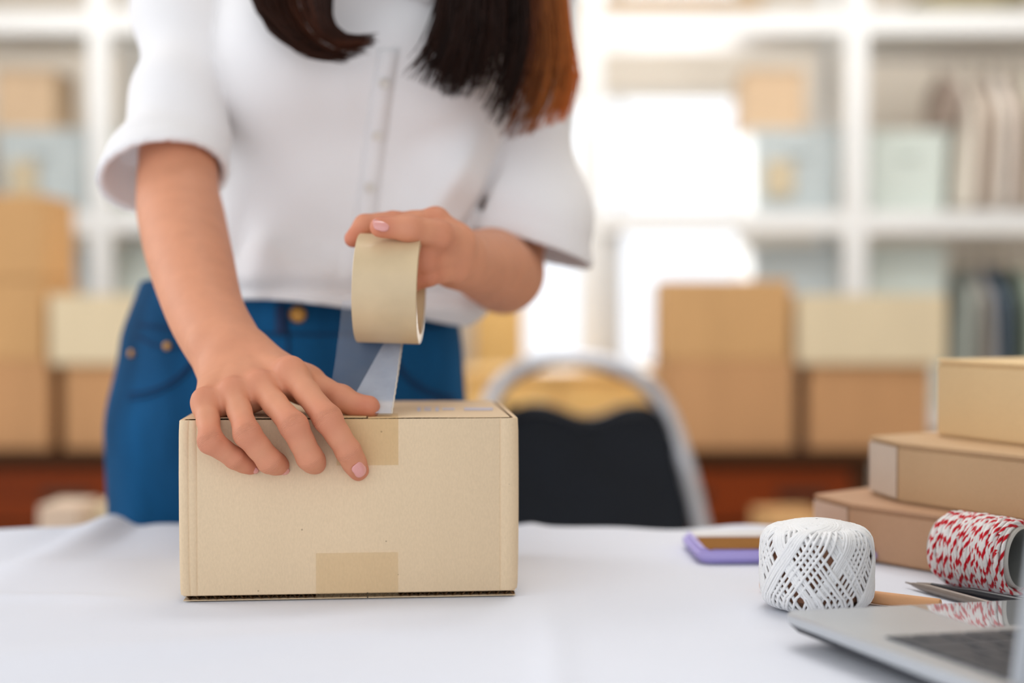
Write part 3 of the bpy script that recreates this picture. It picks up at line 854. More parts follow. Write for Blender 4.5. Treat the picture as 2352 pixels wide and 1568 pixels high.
# ---------------------------------------------------------------- stacked mailing boxes at the right
M['mail_a'] = cardboard('rosy_brown_cardboard', srgb(192, 152, 120), 0.0)
M['mail_b'] = cardboard('tan_brown_cardboard', srgb(202, 168, 130), 0.0)
M['mail_c'] = cardboard('light_kraft_cardboard', srgb(234, 203, 155), 0.0)
def mailer(corner, ang, L, W, z0, h, m, label, bend=0.058, bang=22, band=None):
    u = Vector((math.sin(ang), -math.cos(ang), 0)); nrm = Vector((math.cos(ang), math.sin(ang), 0))
    bt = bend * math.tan(math.radians(bang))
    c = Vector((corner.x, corner.y, z0)) - nrm * bt
    P = lambda s, t, z: c + u * s + nrm * t + Vector((0, 0, z))
    t__ = thing('mailing_box', P(L / 2, W / 2, 0), label, 'box', 'mailing boxes stacked on the table')
    def body(z0_, z1_, g, name, rv):
        bm = bmesh.new()
        out = [(-g, bt - g * 0.5), (bend, -g), (L + g, -g), (L + g, W + g), (-g, W + g)]
        vb = [bm.verts.new(P(s, t, z0_)) for s, t in out]
        fa = bm.faces.new(vb)
        ex = bmesh.ops.extrude_face_region(bm, geom=[fa])
        bmesh.ops.translate(bm, verts=[v for v in ex['geom'] if isinstance(v, bmesh.types.BMVert)], vec=(0, 0, z1_ - z0_))
        bmesh.ops.recalc_face_normals(bm, faces=bm.faces)
        bmesh.ops.bevel(bm, geom=list(bm.edges), offset=rv, segments=3, affect='EDGES')
        MB().bm(bm).build(name, m, t__, smooth=True)
    body(0.0, h - 0.0034, 0, 'tray', 0.0022)
    body(h - 0.0032, h, 0.0004, 'lid', 0.0012)
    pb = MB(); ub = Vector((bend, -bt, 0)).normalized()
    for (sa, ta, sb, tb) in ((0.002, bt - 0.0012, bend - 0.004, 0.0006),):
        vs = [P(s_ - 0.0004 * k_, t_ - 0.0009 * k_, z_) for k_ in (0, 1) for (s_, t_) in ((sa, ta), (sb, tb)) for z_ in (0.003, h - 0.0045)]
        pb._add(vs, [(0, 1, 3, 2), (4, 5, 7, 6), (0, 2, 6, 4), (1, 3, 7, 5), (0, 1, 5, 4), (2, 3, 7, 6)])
    if band:  # paler strip over the far end of the long face
        pb.build('pale_end_strip', band, t__)['label'] = 'paler strip on the far end'
c1 = Vector((0.261, 1.226, 0))
M['band_a'] = mat('pale_rosy_strip', srgb(208, 176, 154), 0.7, var=0.03)
M['band_b'] = mat('pale_grey_beige_strip', srgb(212, 194, 176), 0.7, var=0.03)
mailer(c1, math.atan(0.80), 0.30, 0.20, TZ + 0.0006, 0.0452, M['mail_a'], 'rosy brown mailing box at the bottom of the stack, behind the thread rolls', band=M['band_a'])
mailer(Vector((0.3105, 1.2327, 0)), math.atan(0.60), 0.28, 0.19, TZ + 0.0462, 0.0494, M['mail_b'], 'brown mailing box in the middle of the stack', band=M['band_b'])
mailer(Vector((0.3731, 1.245, 0)), math.atan(0.45), 0.26, 0.17, TZ + 0.0960, 0.0660, M['mail_c'], 'light kraft box topmost of the stack at the right edge', 0.012, 40)

# ---------------------------------------------------------------- ball of white thread
M['thread'] = mat('white_cotton_thread', srgb(252, 251, 250), 0.9, spec=0.1, var=0.03, vscale=400, bump=0.5, bscale=1500, sheen=0.3)
M['core'] = mat('brown_card_core', srgb(158, 112, 86), 0.8, var=0.1)
BC = Vector((0.2105, 0.979, TZ + 0.001)); R0 = 0.0398; HB = 0.0605
ball = thing('thread_ball', BC, 'white cotton crochet thread ball with open lattice winding, standing beside the laptop', 'thread')
MB().lathe([(0.0005, 0.003), (0.026, 0.003), (0.033, 0.008), (0.0345, 0.02), (0.0345, 0.046), (0.0325, 0.0520), (0.0005, 0.0525)], BC, 40).build('core', M['core'], ball, smooth=True)
MB().lathe([(0.0355, 0.0475), (0.0345, 0.0505), (0.030, 0.0535), (0.02, 0.0568), (0.008, 0.0592), (0.002, 0.0597), (0.00002, 0.0597)], BC, 48).build('winding_top', M['thread'], ball, smooth='all')
r = random.Random(3)
def thread_path(ph, sgn, Rr, slant, top_sw):
    pts = []
    n0, n1 = 9, 15
    re = 0.011
    for k in range(n0):
        s = k / n0
        rad = 0.0008 + (Rr - re - 0.0008) * s
        pts.append((rad, HB - 0.0012 - 0.0042 * s ** 2, ph - sgn * top_sw * (1 - s)))
    for k in range(6):
        a = math.pi / 2 * (k / 5)
        pts.append((Rr - re + re * math.sin(a), HB - 0.0054 - re + re * math.cos(a), ph + sgn * 0.22 * k / 5))
    for k in range(1, n1):
        s = k / n1
        pts.append((Rr + 0.0006 * math.sin(math.pi * s), (HB - 0.0054 - re) * (1 - s) + re * s, ph + sgn * (0.22 + slant * s)))
    for k in range(6):
        a = math.pi / 2 * (k / 5)
        pts.append((Rr - re + re * math.cos(a), re - re * math.sin(a) + 0.001, ph + sgn * (0.22 + slant + 0.2 * k / 5)))
    pts.append((Rr - re - 0.012, 0.001, ph + sgn * (0.7 + slant)))
    return [BC + Vector((a * math.cos(t), a * math.sin(t), z)) for a, z, t in pts]
wind = MB()
for sgn, Rr in ((1, R0 - 0.0014), (-1, R0 - 0.0028)):
    bands = 6
    off = r.uniform(0, 6.28)
    for b in range(bands):
        c0 = off + b * 2 * math.pi / bands
        m = 11
        Rb_ = R0 - (0.0013, 0.0031, 0.0022)[(b + (sgn > 0)) % 3] - (0.0004 if sgn > 0 else 0)
        for k in range(m):
            if k < 6: d = (k - 2.5) * 0.050            # tight band
            else: d = 0.24 + (k - 6) * 0.115             # open threads
            wind.tube(thread_path(c0 + d + r.gauss(0, 0.008), sgn, Rb_ + r.uniform(-0.0004, 0.0005), 0.62 + r.gauss(0, 0.025), 1.5 + r.gauss(0, 0.15)),
                      0.00108 * r.uniform(0.9, 1.08), 6, cap=False)
tag(wind.build('thread_winding', M['thread'], ball, smooth='all'), kind='stuff')
fz = MB()
for k in range(26):
    a = r.uniform(0, 6.28); z = r.uniform(0.03, HB)
    rad = R0 - 0.001 if z < HB - 0.012 else R0 - 0.008
    p = BC + Vector((rad * math.cos(a), rad * math.sin(a), z - (0.003 if z > HB - 0.012 else 0)))
    dr = Vector((math.cos(a), math.sin(a), r.uniform(-0.3, 1.2))).normalized()
    sd = Vector((r.gauss(0, 1), r.gauss(0, 1), r.gauss(0, 1))) * 0.0006
    L_ = r.uniform(0.0006, 0.0013)
    fz.tube([p, p + dr * L_ * 0.5 + sd * 0.4, p + dr * L_ + sd], 0.00005, 3, cap=False)
tag(fz.build('loose_fibres', M['thread'], ball), kind='stuff')

# ---------------------------------------------------------------- red and white twine on a card tube
def twine_mat():
    m = mat('red_and_white_twine', srgb(240, 236, 232), 0.85, spec=0.15, var=0.03, vscale=500, bump=0.5, bscale=1600, sheen=0.2)
    nt = m.node_tree; N, L = nt.nodes, nt.links
    p = N['Principled BSDF']; base = p.inputs['Base Color'].links[0].from_socket
    at_ = N.new('ShaderNodeAttribute'); at_.attribute_name = 'red'
    rp = N.new('ShaderNodeValToRGB'); rp.color_ramp.elements[0].position = 0.60; rp.color_ramp.elements[1].position = 0.78
    L.new(at_.outputs['Fac'], rp.inputs['Fac'])
    mx = N.new('ShaderNodeMix'); mx.data_type = 'RGBA'; mx.inputs['B'].default_value = srgb(204, 14, 34)
    L.new(rp.outputs['Color'], mx.inputs['Factor']); L.new(base, mx.inputs['A'])
    L.new(mx.outputs['Result'], p.inputs['Base Color'])
    return m
M['twine'] = twine_mat()
M['tube_card'] = mat('grey_card_tube', srgb(186, 182, 174), 0.75, var=0.06, vscale=60)
M['tube_in'] = mat('dark_grey_card_lining', srgb(140, 142, 138), 0.7, var=0.06, vscale=40)
sa = math.radians(41)
AX = Vector((math.sin(sa), -math.cos(sa), 0)); RS = 0.0262
SP = Vector((0.3665, 1.018, TZ + RS + 0.0012)); SL = 0.064      # near end
SM = Matrix((AX.cross(Vector((0, 0, 1))), Vector((0, 0, 1)), AX)).transposed()
SM = Matrix(((-AX.y, 0, AX.x), (AX.x, 0, AX.y), (0, 1, 0)))      # columns: side, up, axis
sp = thing('twine_spool', SP - AX * SL / 2 - Vector((0, 0, RS)), 'red and white twine on a grey card tube, lying at the right edge', 'twine')
tt = MB(); tt.cur = 0
RT = 0.0222
tt.lathe([(RT - 0.0012, 0.0012), (RT, 0.0), (RT, -SL)], SP, 48, SM)
tt.build('card_tube', M['tube_card'], sp, smooth=True)
MB().lathe([(RT - 0.0012, 0.0012), (RT - 0.0018, -0.001), (RT - 0.002, -SL * 0.8), (0.0005, -SL * 0.8)], SP, 48, SM).build('tube_lining', M['tube_in'], sp, smooth=True)
tw = MB(); red = []
r = random.Random(11)
def wind_layer(Rb, a0, a1, turns, ph, wob):
    nseg = int(turns * 84); n = 7; pts = []
    for i in range(nseg + 1):
        s = i / nseg; an = ph + 2 * math.pi * turns * s
        ax = -(a0 + (a1 - a0) * s) + wob * math.sin(an * 1.0 + ph) + 0.0006 * math.sin(an * 2.7)
        rad = Rb + 0.0005 * math.sin(an * 3.3 + ph)
        e = max(0.0, (-ax - SL * 0.78) / (SL * 0.22))
        rad -= 0.0042 * min(1, e) ** 2
        pts.append(SP + SM @ Vector((rad * math.cos(an), rad * math.sin(an), ax)))
    tw.tube(pts, 0.00145, n, cap=False)
    per = 0.0128; seg = (2 * math.pi * Rb) / 84
    for i in range(nseg + 1):
        for j in range(n):
            red.append(math.cos(2 * math.pi * (i * seg / per) - 2 * math.pi * j / n + ph * 3) * 0.5 + 0.5)
wind_layer(RT + 0.0012, 0.002, SL - 0.001, 23, 0.3, 0.0)
wind_layer(RT + 0.0029, 0.003, SL - 0.002, 18, 1.4, 0.003)
for k in range(6):
    wind_layer(RT + 0.0037 + 0.0002 * k, 0.004 + 0.003 * (k % 3), SL - 0.004 - 0.002 * k, 4.3 + 0.4 * k, r.uniform(0, 6.28), 0.0045)
for k in range(5):
    wind_layer(RT + 0.0040, SL - 0.005 - 0.002 * k, 0.004 + 0.004 * k, 3.2 + 0.5 * k, r.uniform(0, 6.28), 0.006)
o = tw.build('twine_winding', M['twine'], sp, smooth='all')
float_attr(o, 'red', red); tag(o, kind='stuff')

# ---------------------------------------------------------------- pens and pencil
M['pencil'] = mat('bare_cedar_wood', srgb(226, 168, 118), 0.6, var=0.07, vscale=60, stretch=(1, 0.1, 1))
M['pen_silver'] = mat('taupe_metal', srgb(142, 132, 124), 0.35, metal=0.4)
M['pen_dark'] = mat('dark_navy_barrel', srgb(16, 22, 32), 0.35)
M['graphite'] = mat('graphite', srgb(60, 60, 62), 0.4)
def rod(name, a, b, prof, label, cat, mats, names):
    """a turned stick from a to b; prof is a list of runs of (distance, radius)"""
    a = Vector(a); b = Vector(b); d = (b - a).normalized()
    side = Vector((0, 0, 1)).cross(d).normalized(); u2 = d.cross(side)
    Mx = Matrix((side, u2, d)).transposed()
    t_ = thing(name, (a + b) / 2, label, cat)
    for run, m, nm in zip(prof, mats, names):
        MB().lathe([(rr, z) for z, rr in run], a, 16, Mx).build(nm, M[m], t_, smooth=True)
    return t_
pz = TZ + 0.0048
pa = Vector((0.2526, 0.9893, 0)); pd = Vector((0.813, -0.582, 0)).normalized()
a = pa + pd * 0.048; b = pa - pd * 0.085; a.z = pz; b.z = pz
Lp = (b - a).length
rod('pencil', a, b, [[(0.0, 0.0), (0.0, 0.0012), (0.0006, 0.0012)], [(0.0006, 0.0012), (0.0008, 0.0040), (0.0016, 0.0046), (Lp, 0.0046), (Lp, 0.0)]],
    'unpainted round wooden pencil lying behind the laptop, its end behind the thread ball', 'pencil', ['graphite', 'pencil'], ['lead', 'shaft'])
def on_table(px, py, h): q = on_z(px, py, TZ + h); return q
a = on_table(2080, 1337, 0.0034); b = on_table(2345, 1409, 0.0034)
Lp = (b - a).length
rod('ballpoint_pen', a, b, [[(0, 0.0005), (0.006, 0.0008), (0.009, 0.0015), (0.018, 0.0026)], [(0.018, 0.0026), (0.026, 0.0031), (Lp, 0.0031), (Lp, 0.0)]],
    'taupe metal ballpoint pen nearest the laptop, in front of the dark pen', 'pen', ['pen_silver', 'pen_silver'], ['tip', 'barrel'])
a = on_table(2106, 1338, 0.0040); b = on_table(2362, 1389, 0.0046)
Lp = (b - a).length
rod('ballpoint_pen', a, b, [[(0, 0.0005), (0.006, 0.0012), (0.014, 0.0022)], [(0.014, 0.0022), (0.04, 0.0028), (0.05, 0.0042), (Lp, 0.0044), (Lp, 0.0)]],
    'dark navy ballpoint pen lying against the foot of the twine spool', 'pen', ['pen_silver', 'pen_dark'], ['tip', 'barrel'])

# ---------------------------------------------------------------- phone in a lilac case
M['lilac'] = mat('lilac_silicone', srgb(176, 164, 226), 0.55, var=0.03)
M['phone_glass'] = mat('dark_phone_glass', srgb(40, 40, 44), 0.04, spec=0.9, coat=1.0, var=0.0)
pc = on_z(1604, 1297, TZ); 
ph0 = Vector((pc.x, pc.y, TZ + 0.0008)); PA = math.radians(1.5)
PR = rotz(PA)
ph = thing('smartphone', ph0 + PR @ Vector((0.075, 0.05, 0)), 'smartphone with painted tan reflection, in a lilac case lying flat behind the thread ball', 'phone')
def soft_slab(cx, cy, sx, sy, z0, z1, rc, bev, R, o0):
    bm = bmesh.new(); out = []
    for (qx, qy, a0) in ((1, 1, 0), (-1, 1, 90), (-1, -1, 180), (1, -1, 270)):
        for k in range(7):
            a = math.radians(a0 + 15 * k)
            out.append((cx + qx * (sx / 2 - rc) + rc * math.cos(a), cy + qy * (sy / 2 - rc) + rc * math.sin(a)))
    fa = bm.faces.new([bm.verts.new((x, y, z0)) for x, y in out])
    ex = bmesh.ops.extrude_face_region(bm, geom=[fa])
    bmesh.ops.translate(bm, verts=[v for v in ex['geom'] if isinstance(v, bmesh.types.BMVert)], vec=(0, 0, z1 - z0))
    bmesh.ops.recalc_face_normals(bm, faces=bm.faces)
    if bev:
        bmesh.ops.bevel(bm, geom=[e for e in bm.edges if len(e.link_faces) == 2 and e.calc_face_angle(0) > 1.2], offset=bev, segments=3, affect='EDGES')
    return MB().bm(bm, o0, R)
soft_slab(0.075, 0.048, 0.150, 0.096, 0.0, 0.0115, 0.012, 0.0035, PR, ph0).build('case', M['lilac'], ph, smooth=True)
M['tan_reflection'] = mat('tan_screen_reflection', srgb(150, 106, 62), 0.9, spec=0.0, var=0.05)  # tan reflection in the screen, painted as a matte colour
M['pale_reflection'] = mat('pale_screen_reflection', srgb(214, 210, 208), 0.5, var=0.03)  # pale far part of the screen reflection, also flat colour
soft_slab(0.076, 0.0325, 0.138, 0.058, 0.0105, 0.0119, 0.004, 0, PR, ph0).build('screen', M['tan_reflection'], ph)
soft_slab(0.076, 0.0775, 0.138, 0.029, 0.0105, 0.0122, 0.004, 0, PR, ph0).build('far_reflection', M['pale_reflection'], ph)['label'] = 'pale grey painted reflection along the far side'

# ---------------------------------------------------------------- laptop
M['alu'] = mat('silver_aluminium', srgb(194, 197, 200), 0.34, metal=0.45, var=0.01, bump=0.04, bscale=1500)
M['key'] = mat('dark_key_plastic', srgb(50, 58, 68), 0.45, var=0.04)
M['under'] = mat('shadow_dark_underside', srgb(44, 46, 52), 0.5)  # shadow in the gap below the laptop, put into this dark colour
M['well'] = mat('keyboard_well', srgb(176, 178, 182), 0.45)
M['pad'] = mat('glass_trackpad', srgb(196, 199, 202), 0.06, spec=0.8, metal=0.2, coat=1.0, var=0.0)
LA = math.radians(22)
la = Vector((math.cos(LA), math.sin(LA), 0)); lb = Vector((math.sin(LA), -math.cos(LA), 0)); lw = Vector((0, 0, 1))
tilt = Matrix.Rotation(math.radians(-2.3), 3, lb)      # the right end of the front edge sits lower
if (tilt @ la).z > 0: tilt = Matrix.Rotation(math.radians(2.3), 3, lb)
LK = on_z(1793, 1402, TZ + 0.0205)
LW_, LD_ = 0.29, 0.205
LM = Matrix((tilt @ la, tilt @ lb, tilt @ lw)).transposed()
def lp(u, v, w): return LK + LM @ Vector((u, v, w))
lt_ = thing('laptop', lp(LW_ / 2, LD_ / 2, -0.012), 'open silver laptop seen from behind its lid, at the front right corner of the table', 'laptop')
def lbox(u0, u1, v0, v1, w0, w1, name, m, parent, bev=0.0, w0b=None):
    bm = bmesh.new()
    vs = [bm.verts.new((u, v, (w0 if v == v0 or w0b is None else w0b) if k == 0 else w1)) for u in (u0, u1) for v in (v0, v1) for k in (0, 1)]
    for f_ in [(0, 1, 3, 2), (4, 6, 7, 5), (0, 4, 5, 1), (2, 3, 7, 6), (0, 2, 6, 4), (1, 5, 7, 3)]: bm.faces.new([vs[i] for i in f_])
    bmesh.ops.recalc_face_normals(bm, faces=bm.faces)
    if bev: bmesh.ops.bevel(bm, geom=list(bm.edges), offset=bev, segments=3, affect='EDGES')
    return MB().bm(bm, LK, LM).build(name, m, parent, smooth=bool(bev))
# base: rounded front corners
def base_outline(off):
    rc = 0.011; out = []
    for (cx, cy, a0) in ((LW_ - rc, rc, -90), (LW_ - 0.004, LD_ - 0.004, 0), (0.004, LD_ - 0.004, 90), (rc, rc, 180)):
        rr = rc if cy < 0.1 else 0.004
        for k in range(7):
            a = math.radians(a0 + 15 * k); out.append((cx + (rr - off) * math.cos(a), cy + (rr - off) * math.sin(a)))
    return out
q = MB(); ol = [base_outline(x) for x in (0.0012, 0.0, 0.0, 0.0006)]
vs = []; fs = []
for i, (o2, w) in enumerate(zip(ol, (0.0, -0.0012, -0.0052, -0.0060))):
    for (u, v) in o2: vs.append(lp(u, v, w - (0.003 * v / LD_ if i >= 2 else 0)))
n = len(ol[0])
for i in range(3):
    for j in range(n): fs.append((i * n + j, i * n + (j + 1) % n, (i + 1) * n + (j + 1) % n, (i + 1) * n + j))
fs += [tuple(range(n))]
q._add(vs, fs); q.build('base', M['alu'], lt_, smooth=True)
q = MB(); lo_ = [lp(u, v, -0.0112 - 0.003 * v / LD_) for u, v in base_outline(0.0065)]
q._add(vs[3 * n:] + lo_, [(j, (j + 1) % n, n + (j + 1) % n, n + j) for j in range(n)] + [tuple(n + j for j in range(n)), tuple(range(n))]); q.build('bottom_cover', M['under'], lt_)
lbox(0.095, 0.205, 0.003, 0.070, -0.001, 0.0003, 'trackpad', M['pad'], lt_)
wl = lbox(0.014, LW_ - 0.014, 0.080, 0.190, -0.001, 0.00015, 'keyboard_well', M['well'], lt_)
kproto = None
rows = 6
for rI in range(rows):
    v0 = 0.0825 + rI * 0.0178
    cols = [1.0] * 14
    if rI == 0: cols = [1, 1, 1, 1.3, 5.4, 1.3, 1, 1, 1]
    if rI == 1: cols = [2.1] + [1] * 10 + [2.1]
    if rI == 2: cols = [1.7] + [1] * 11 + [1.7]
    tot = sum(cols); u = 0.0155; span = LW_ - 0.031
    for cw in cols:
        w_ = span * cw / tot
        lbox(u + 0.0009, u + w_ - 0.0009, v0, v0 + (0.0162 if rI < 5 else 0.010), 0.0002, 0.0013, 'key', M['key'], wl, 0.0004)
        u += w_
# lid: stands up from the hinge, leaning a little towards the camera
la_ = math.radians(97)
lid_up = lambda h: (math.cos(math.pi - la_) * h * 1.0, math.sin(la_) * h)
lo = MB(); bm = bmesh.new()
LH = 0.2
out = []
for (cx, cy, a0) in ((LW_ - 0.01, LH - 0.01, 0), (0.01, LH - 0.01, 90), (0.004, 0.004, 180), (LW_ - 0.004, 0.004, 270)):
    rr = 0.01 if cy > 0.1 else 0.004
    for k in range(6):
        a = math.radians(a0 + 18 * k); out.append((cx + rr * math.cos(a), cy + rr * math.sin(a)))
def lidp(u, h, t):
    lv, lw2 = math.cos(math.pi - la_), math.sin(la_)
    return (u, LD_ - 0.004 + lv * h + lw2 * t, 0.004 + lw2 * h - lv * t)
fa = bm.faces.new([bm.verts.new(lidp(x, y, 0.0)) for x, y in out])
ex = bmesh.ops.extrude_face_region(bm, geom=[fa])
dv = Vector(lidp(0, 0, 0.005)) - Vector(lidp(0, 0, 0))
bmesh.ops.translate(bm, verts=[v for v in ex['geom'] if isinstance(v, bmesh.types.BMVert)], vec=dv)
bmesh.ops.recalc_face_normals(bm, faces=bm.faces)
bmesh.ops.bevel(bm, geom=[e for e in bm.edges if len(e.link_faces) == 2 and e.calc_face_angle(0) > 1.2], offset=0.0012, segments=2, affect='EDGES')
lid = MB().bm(bm, LK, LM).build('lid', M['alu'], lt_, smooth=True)
q = MB(); q._add([LK + LM @ Vector(lidp(u, h, t)) for u in (0.008, LW_ - 0.008) for h in (0.012, LH - 0.008) for t in (-0.0004, 0.0)],
                 [(0, 1, 3, 2), (4, 6, 7, 5), (0, 4, 5, 1), (2, 3, 7, 6), (0, 2, 6, 4), (1, 5, 7, 3)])
q.build('screen', M['phone_glass'], lid)
MB().tube([lp(0.03, LD_ - 0.003, 0.0015), lp(LW_ - 0.03, LD_ - 0.003, 0.0015)], 0.004, 12).build('hinge', M['key'], lt_, smooth='all')
for (u, v) in ((0.03, 0.02), (LW_ - 0.03, 0.02), (0.03, LD_ - 0.025), (LW_ - 0.03, LD_ - 0.025)):
    top_ = lp(u, v, -0.0105 - 0.003 * v / LD_); 
    hgt = max(0.0008, top_.z - TZ - 0.0006)
    MB().lathe([(0.0, -hgt), (0.004, -hgt), (0.005, 0.0), (0.0, 0.0)], top_, 14).build('rubber_foot', M['key'], lt_, smooth=True)

# ---------------------------------------------------------------- person
person = thing('person', (-0.2, 1.5, 0), 'person in white blouse and blue jeans, hand on the carton, holding a tape roll', 'person')

def skin_mat():
    m = mat('skin', srgb(216, 150, 116), 0.55, spec=0.28, var=0.04, vscale=60, bump=0.12, bscale=1300, sss=0.06, sss_r=(1.0, 0.35, 0.18), sss_s=0.004)
    nt = m.node_tree; N, L = nt.nodes, nt.links
    p = N['Principled BSDF']; base = p.inputs['Base Color'].links[0].from_socket
    a = N.new('ShaderNodeAttribute'); a.attribute_name = 'flush'
    mx = N.new('ShaderNodeMix'); mx.data_type = 'RGBA'; mx.inputs['B'].default_value = srgb(192, 98, 76)
    L.new(a.outputs['Fac'], mx.inputs['Factor']); L.new(base, mx.inputs['A'])
    L.new(mx.outputs['Result'], p.inputs['Base Color'])
    # skin folds over the finger joints: a wave along the finger, only where the joint mask is
    s = N.new('ShaderNodeAttribute'); s.attribute_name = 'fold_s'
    k = N.new('ShaderNodeAttribute'); k.attribute_name = 'fold_m'
    tc = [n for n in N if n.type == 'TEX_COORD'][0]
    nz = N.new('ShaderNodeTexNoise'); nz.inputs['Scale'].default_value = 220
    L.new(tc.outputs['Object'], nz.inputs['Vector'])
    mu = N.new('ShaderNodeMath'); mu.operation = 'MULTIPLY_ADD'; mu.inputs[1].default_value = 2 * math.pi / 0.0021
    ns = N.new('ShaderNodeMath'); ns.operation = 'MULTIPLY'; ns.inputs[1].default_value = 9.0
    L.new(nz.outputs['Fac'], ns.inputs[0]); L.new(s.outputs['Fac'], mu.inputs[0]); L.new(ns.outputs[0], mu.inputs[2])
    sn = N.new('ShaderNodeMath'); sn.operation = 'SINE'; L.new(mu.outputs[0], sn.inputs[0])
    ab = N.new('ShaderNodeMath'); ab.operation = 'ABSOLUTE'; L.new(sn.outputs[0], ab.inputs[0])
    hm = N.new('ShaderNodeMath'); hm.operation = 'MULTIPLY'; L.new(ab.outputs[0], hm.inputs[0]); L.new(k.outputs['Fac'], hm.inputs[1])
    b2 = N.new('ShaderNodeBump'); b2.inputs['Strength'].default_value = 0.6; b2.inputs['Distance'].default_value = 0.0009
    b1 = p.inputs['Normal'].links[0].from_node
    L.new(hm.outputs[0], b2.inputs['Height']); L.new(b1.outputs['Normal'], b2.inputs['Normal'])
    L.new(b2.outputs['Normal'], p.inputs['Normal'])
    return m
M['skin'] = skin_mat()
M['nail'] = mat('fingernail', srgb(224, 156, 148), 0.22, spec=0.6, var=0.02, coat=0.3)
M['shirt'] = mat('white_crepe_cloth', srgb(240, 237, 236), 0.9, spec=0.15, var=0.012, vscale=12, bump=0.25, bscale=420, sheen=0.2)
M['button'] = mat('shirt_button', srgb(228, 222, 214), 0.3)
def denim_mat():
    m = mat('blue_denim', srgb(16, 72, 112), 0.85, spec=0.15, var=0.6, vscale=10, stretch=(1, 1, 0.35), bump=0.4, bscale=900)
    return m
M['denim'] = denim_mat()
M['denim_seam'] = mat('denim_seam', srgb(40, 58, 90), 0.85, spec=0.15, var=0.2, vscale=90)
M['denim_dark'] = mat('dark_denim_band', srgb(12, 34, 58), 0.85, spec=0.15, var=0.25, vscale=30)
M['brass'] = mat('brass_button', srgb(178, 128, 62), 0.35, metal=0.7)

W3 = lambda p: np.array(p, dtype=np.float32)
# joints of the right arm (left in the picture)
Rsh = at(436, -120, 1.385); Rel = at(408, 415, 1.262)
Ra = [Rsh, at(418, 150, 1.33), Rel, at(420, 515, 1.222), at(440, 605, 1.172), at(472, 715, 1.122), at(516, 796, 1.088), at(540, 828, 1.07)]
Rr = [0.034, 0.0315, 0.0345, 0.0355, 0.0335, 0.0292, 0.0272, 0.0250]
Rc = at(540, 830, 1.072)
fing = {   # knuckle, middle joint, end joint, tip
    'index': ([at(668, 856, 1.022), at(753, 962, 0.988), at(800, 1036, 0.9915), at(823, 1080, 1.0032)], [0.0102, 0.0096, 0.0086, 0.0076]),
    'middle': ([at(598, 888, 1.016), at(675, 978, 0.980), at(711, 1050, 0.9845), at(724, 1064, 1.0005)], [0.0102, 0.0094, 0.0088, 0.0078]),
    'ring': ([at(536, 904, 1.010), at(568, 996, 0.976), at(619, 1058, 0.9835), at(641, 1068, 0.9988)], [0.0098, 0.0090, 0.0084, 0.0072]),
    'little': ([at(473, 926, 1.006), at(484, 1013, 0.977), at(540, 1052, 0.9855), at(575, 1070, 0.9980)], [0.0094, 0.0084, 0.0072, 0.0062]),
}
thumb = ([at(598, 846, 1.058), at(702, 884, 1.044), at(784, 915, 1.028), at(846, 935, 1.024)], [0.0150, 0.0122, 0.0096, 0.0086])
# joints of the left arm (right in the picture)
Lsh = at(1228, -110, 1.40); Lel = at(1166, 610, 1.385)
La = [Lsh, at(1212, 200, 1.405), Lel, at(1130, 606, 1.28), at(1068, 600, 1.172), at(1046, 590, 1.146)]
Lr = [0.036, 0.034, 0.0325, 0.0310, 0.0240, 0.0220]
lf = {
    'index': ([at(1000, 508, 1.116), at(902, 512, 1.102), at(838, 517, 1.094), at(811, 548, 1.088)], [0.0110, 0.0088, 0.0080, 0.0068]),
    'middle': ([at(1036, 552, 1.117), at(976, 578, 1.088), at(925, 590, 1.100), at(906, 610, 1.114)], [0.0105, 0.0088, 0.0078, 0.0068]),
    'ring': ([at(1044, 588, 1.118), at(976, 602, 1.090), at(928, 622, 1.102), at(912, 640, 1.114)], [0.0100, 0.0086, 0.0076, 0.0066]),
    'little': ([at(1046, 622, 1.122), at(984, 634, 1.096), at(946, 650, 1.108), at(932, 664, 1.118)], [0.0092, 0.0076, 0.0066, 0.0058]),
}
lthumb = ([at(1048, 560, 1.118), at(1004, 538, 1.084), at(938, 524, 1.062), at(874, 521, 1.054)], [0.0140, 0.0112, 0.0096, 0.0080])

# trunk: hips, waist, chest, neck, head (leaning over the table)
HIP = Vector((-0.228, 1.480, 0.86)); WST = Vector((-0.205, 1.470, 1.00)); CHS = Vector((-0.150, 1.405, 1.19)); NCK = Vector((-0.122, 1.375, 1.315))
HEAD = Vector((-0.085, 1.275, 1.470))
hf = Vector((-0.04, -0.80, -0.60)).normalized(); hr = hf.cross(Vector((0, 0, 1))).normalized(); hu = hr.cross(hf).normalized()

fine = 0.0015
xs = axis(-0.56, 0.18, 0.0065, [(-0.275, 0.045)], fine)
ys = axis(0.95, 1.68, 0.0065, [(0.962, 1.29)], fine)
zs = axis(0.02, 1.66, 0.0065, [(0.838, 1.04)], fine)
B = Field(xs, ys, zs)
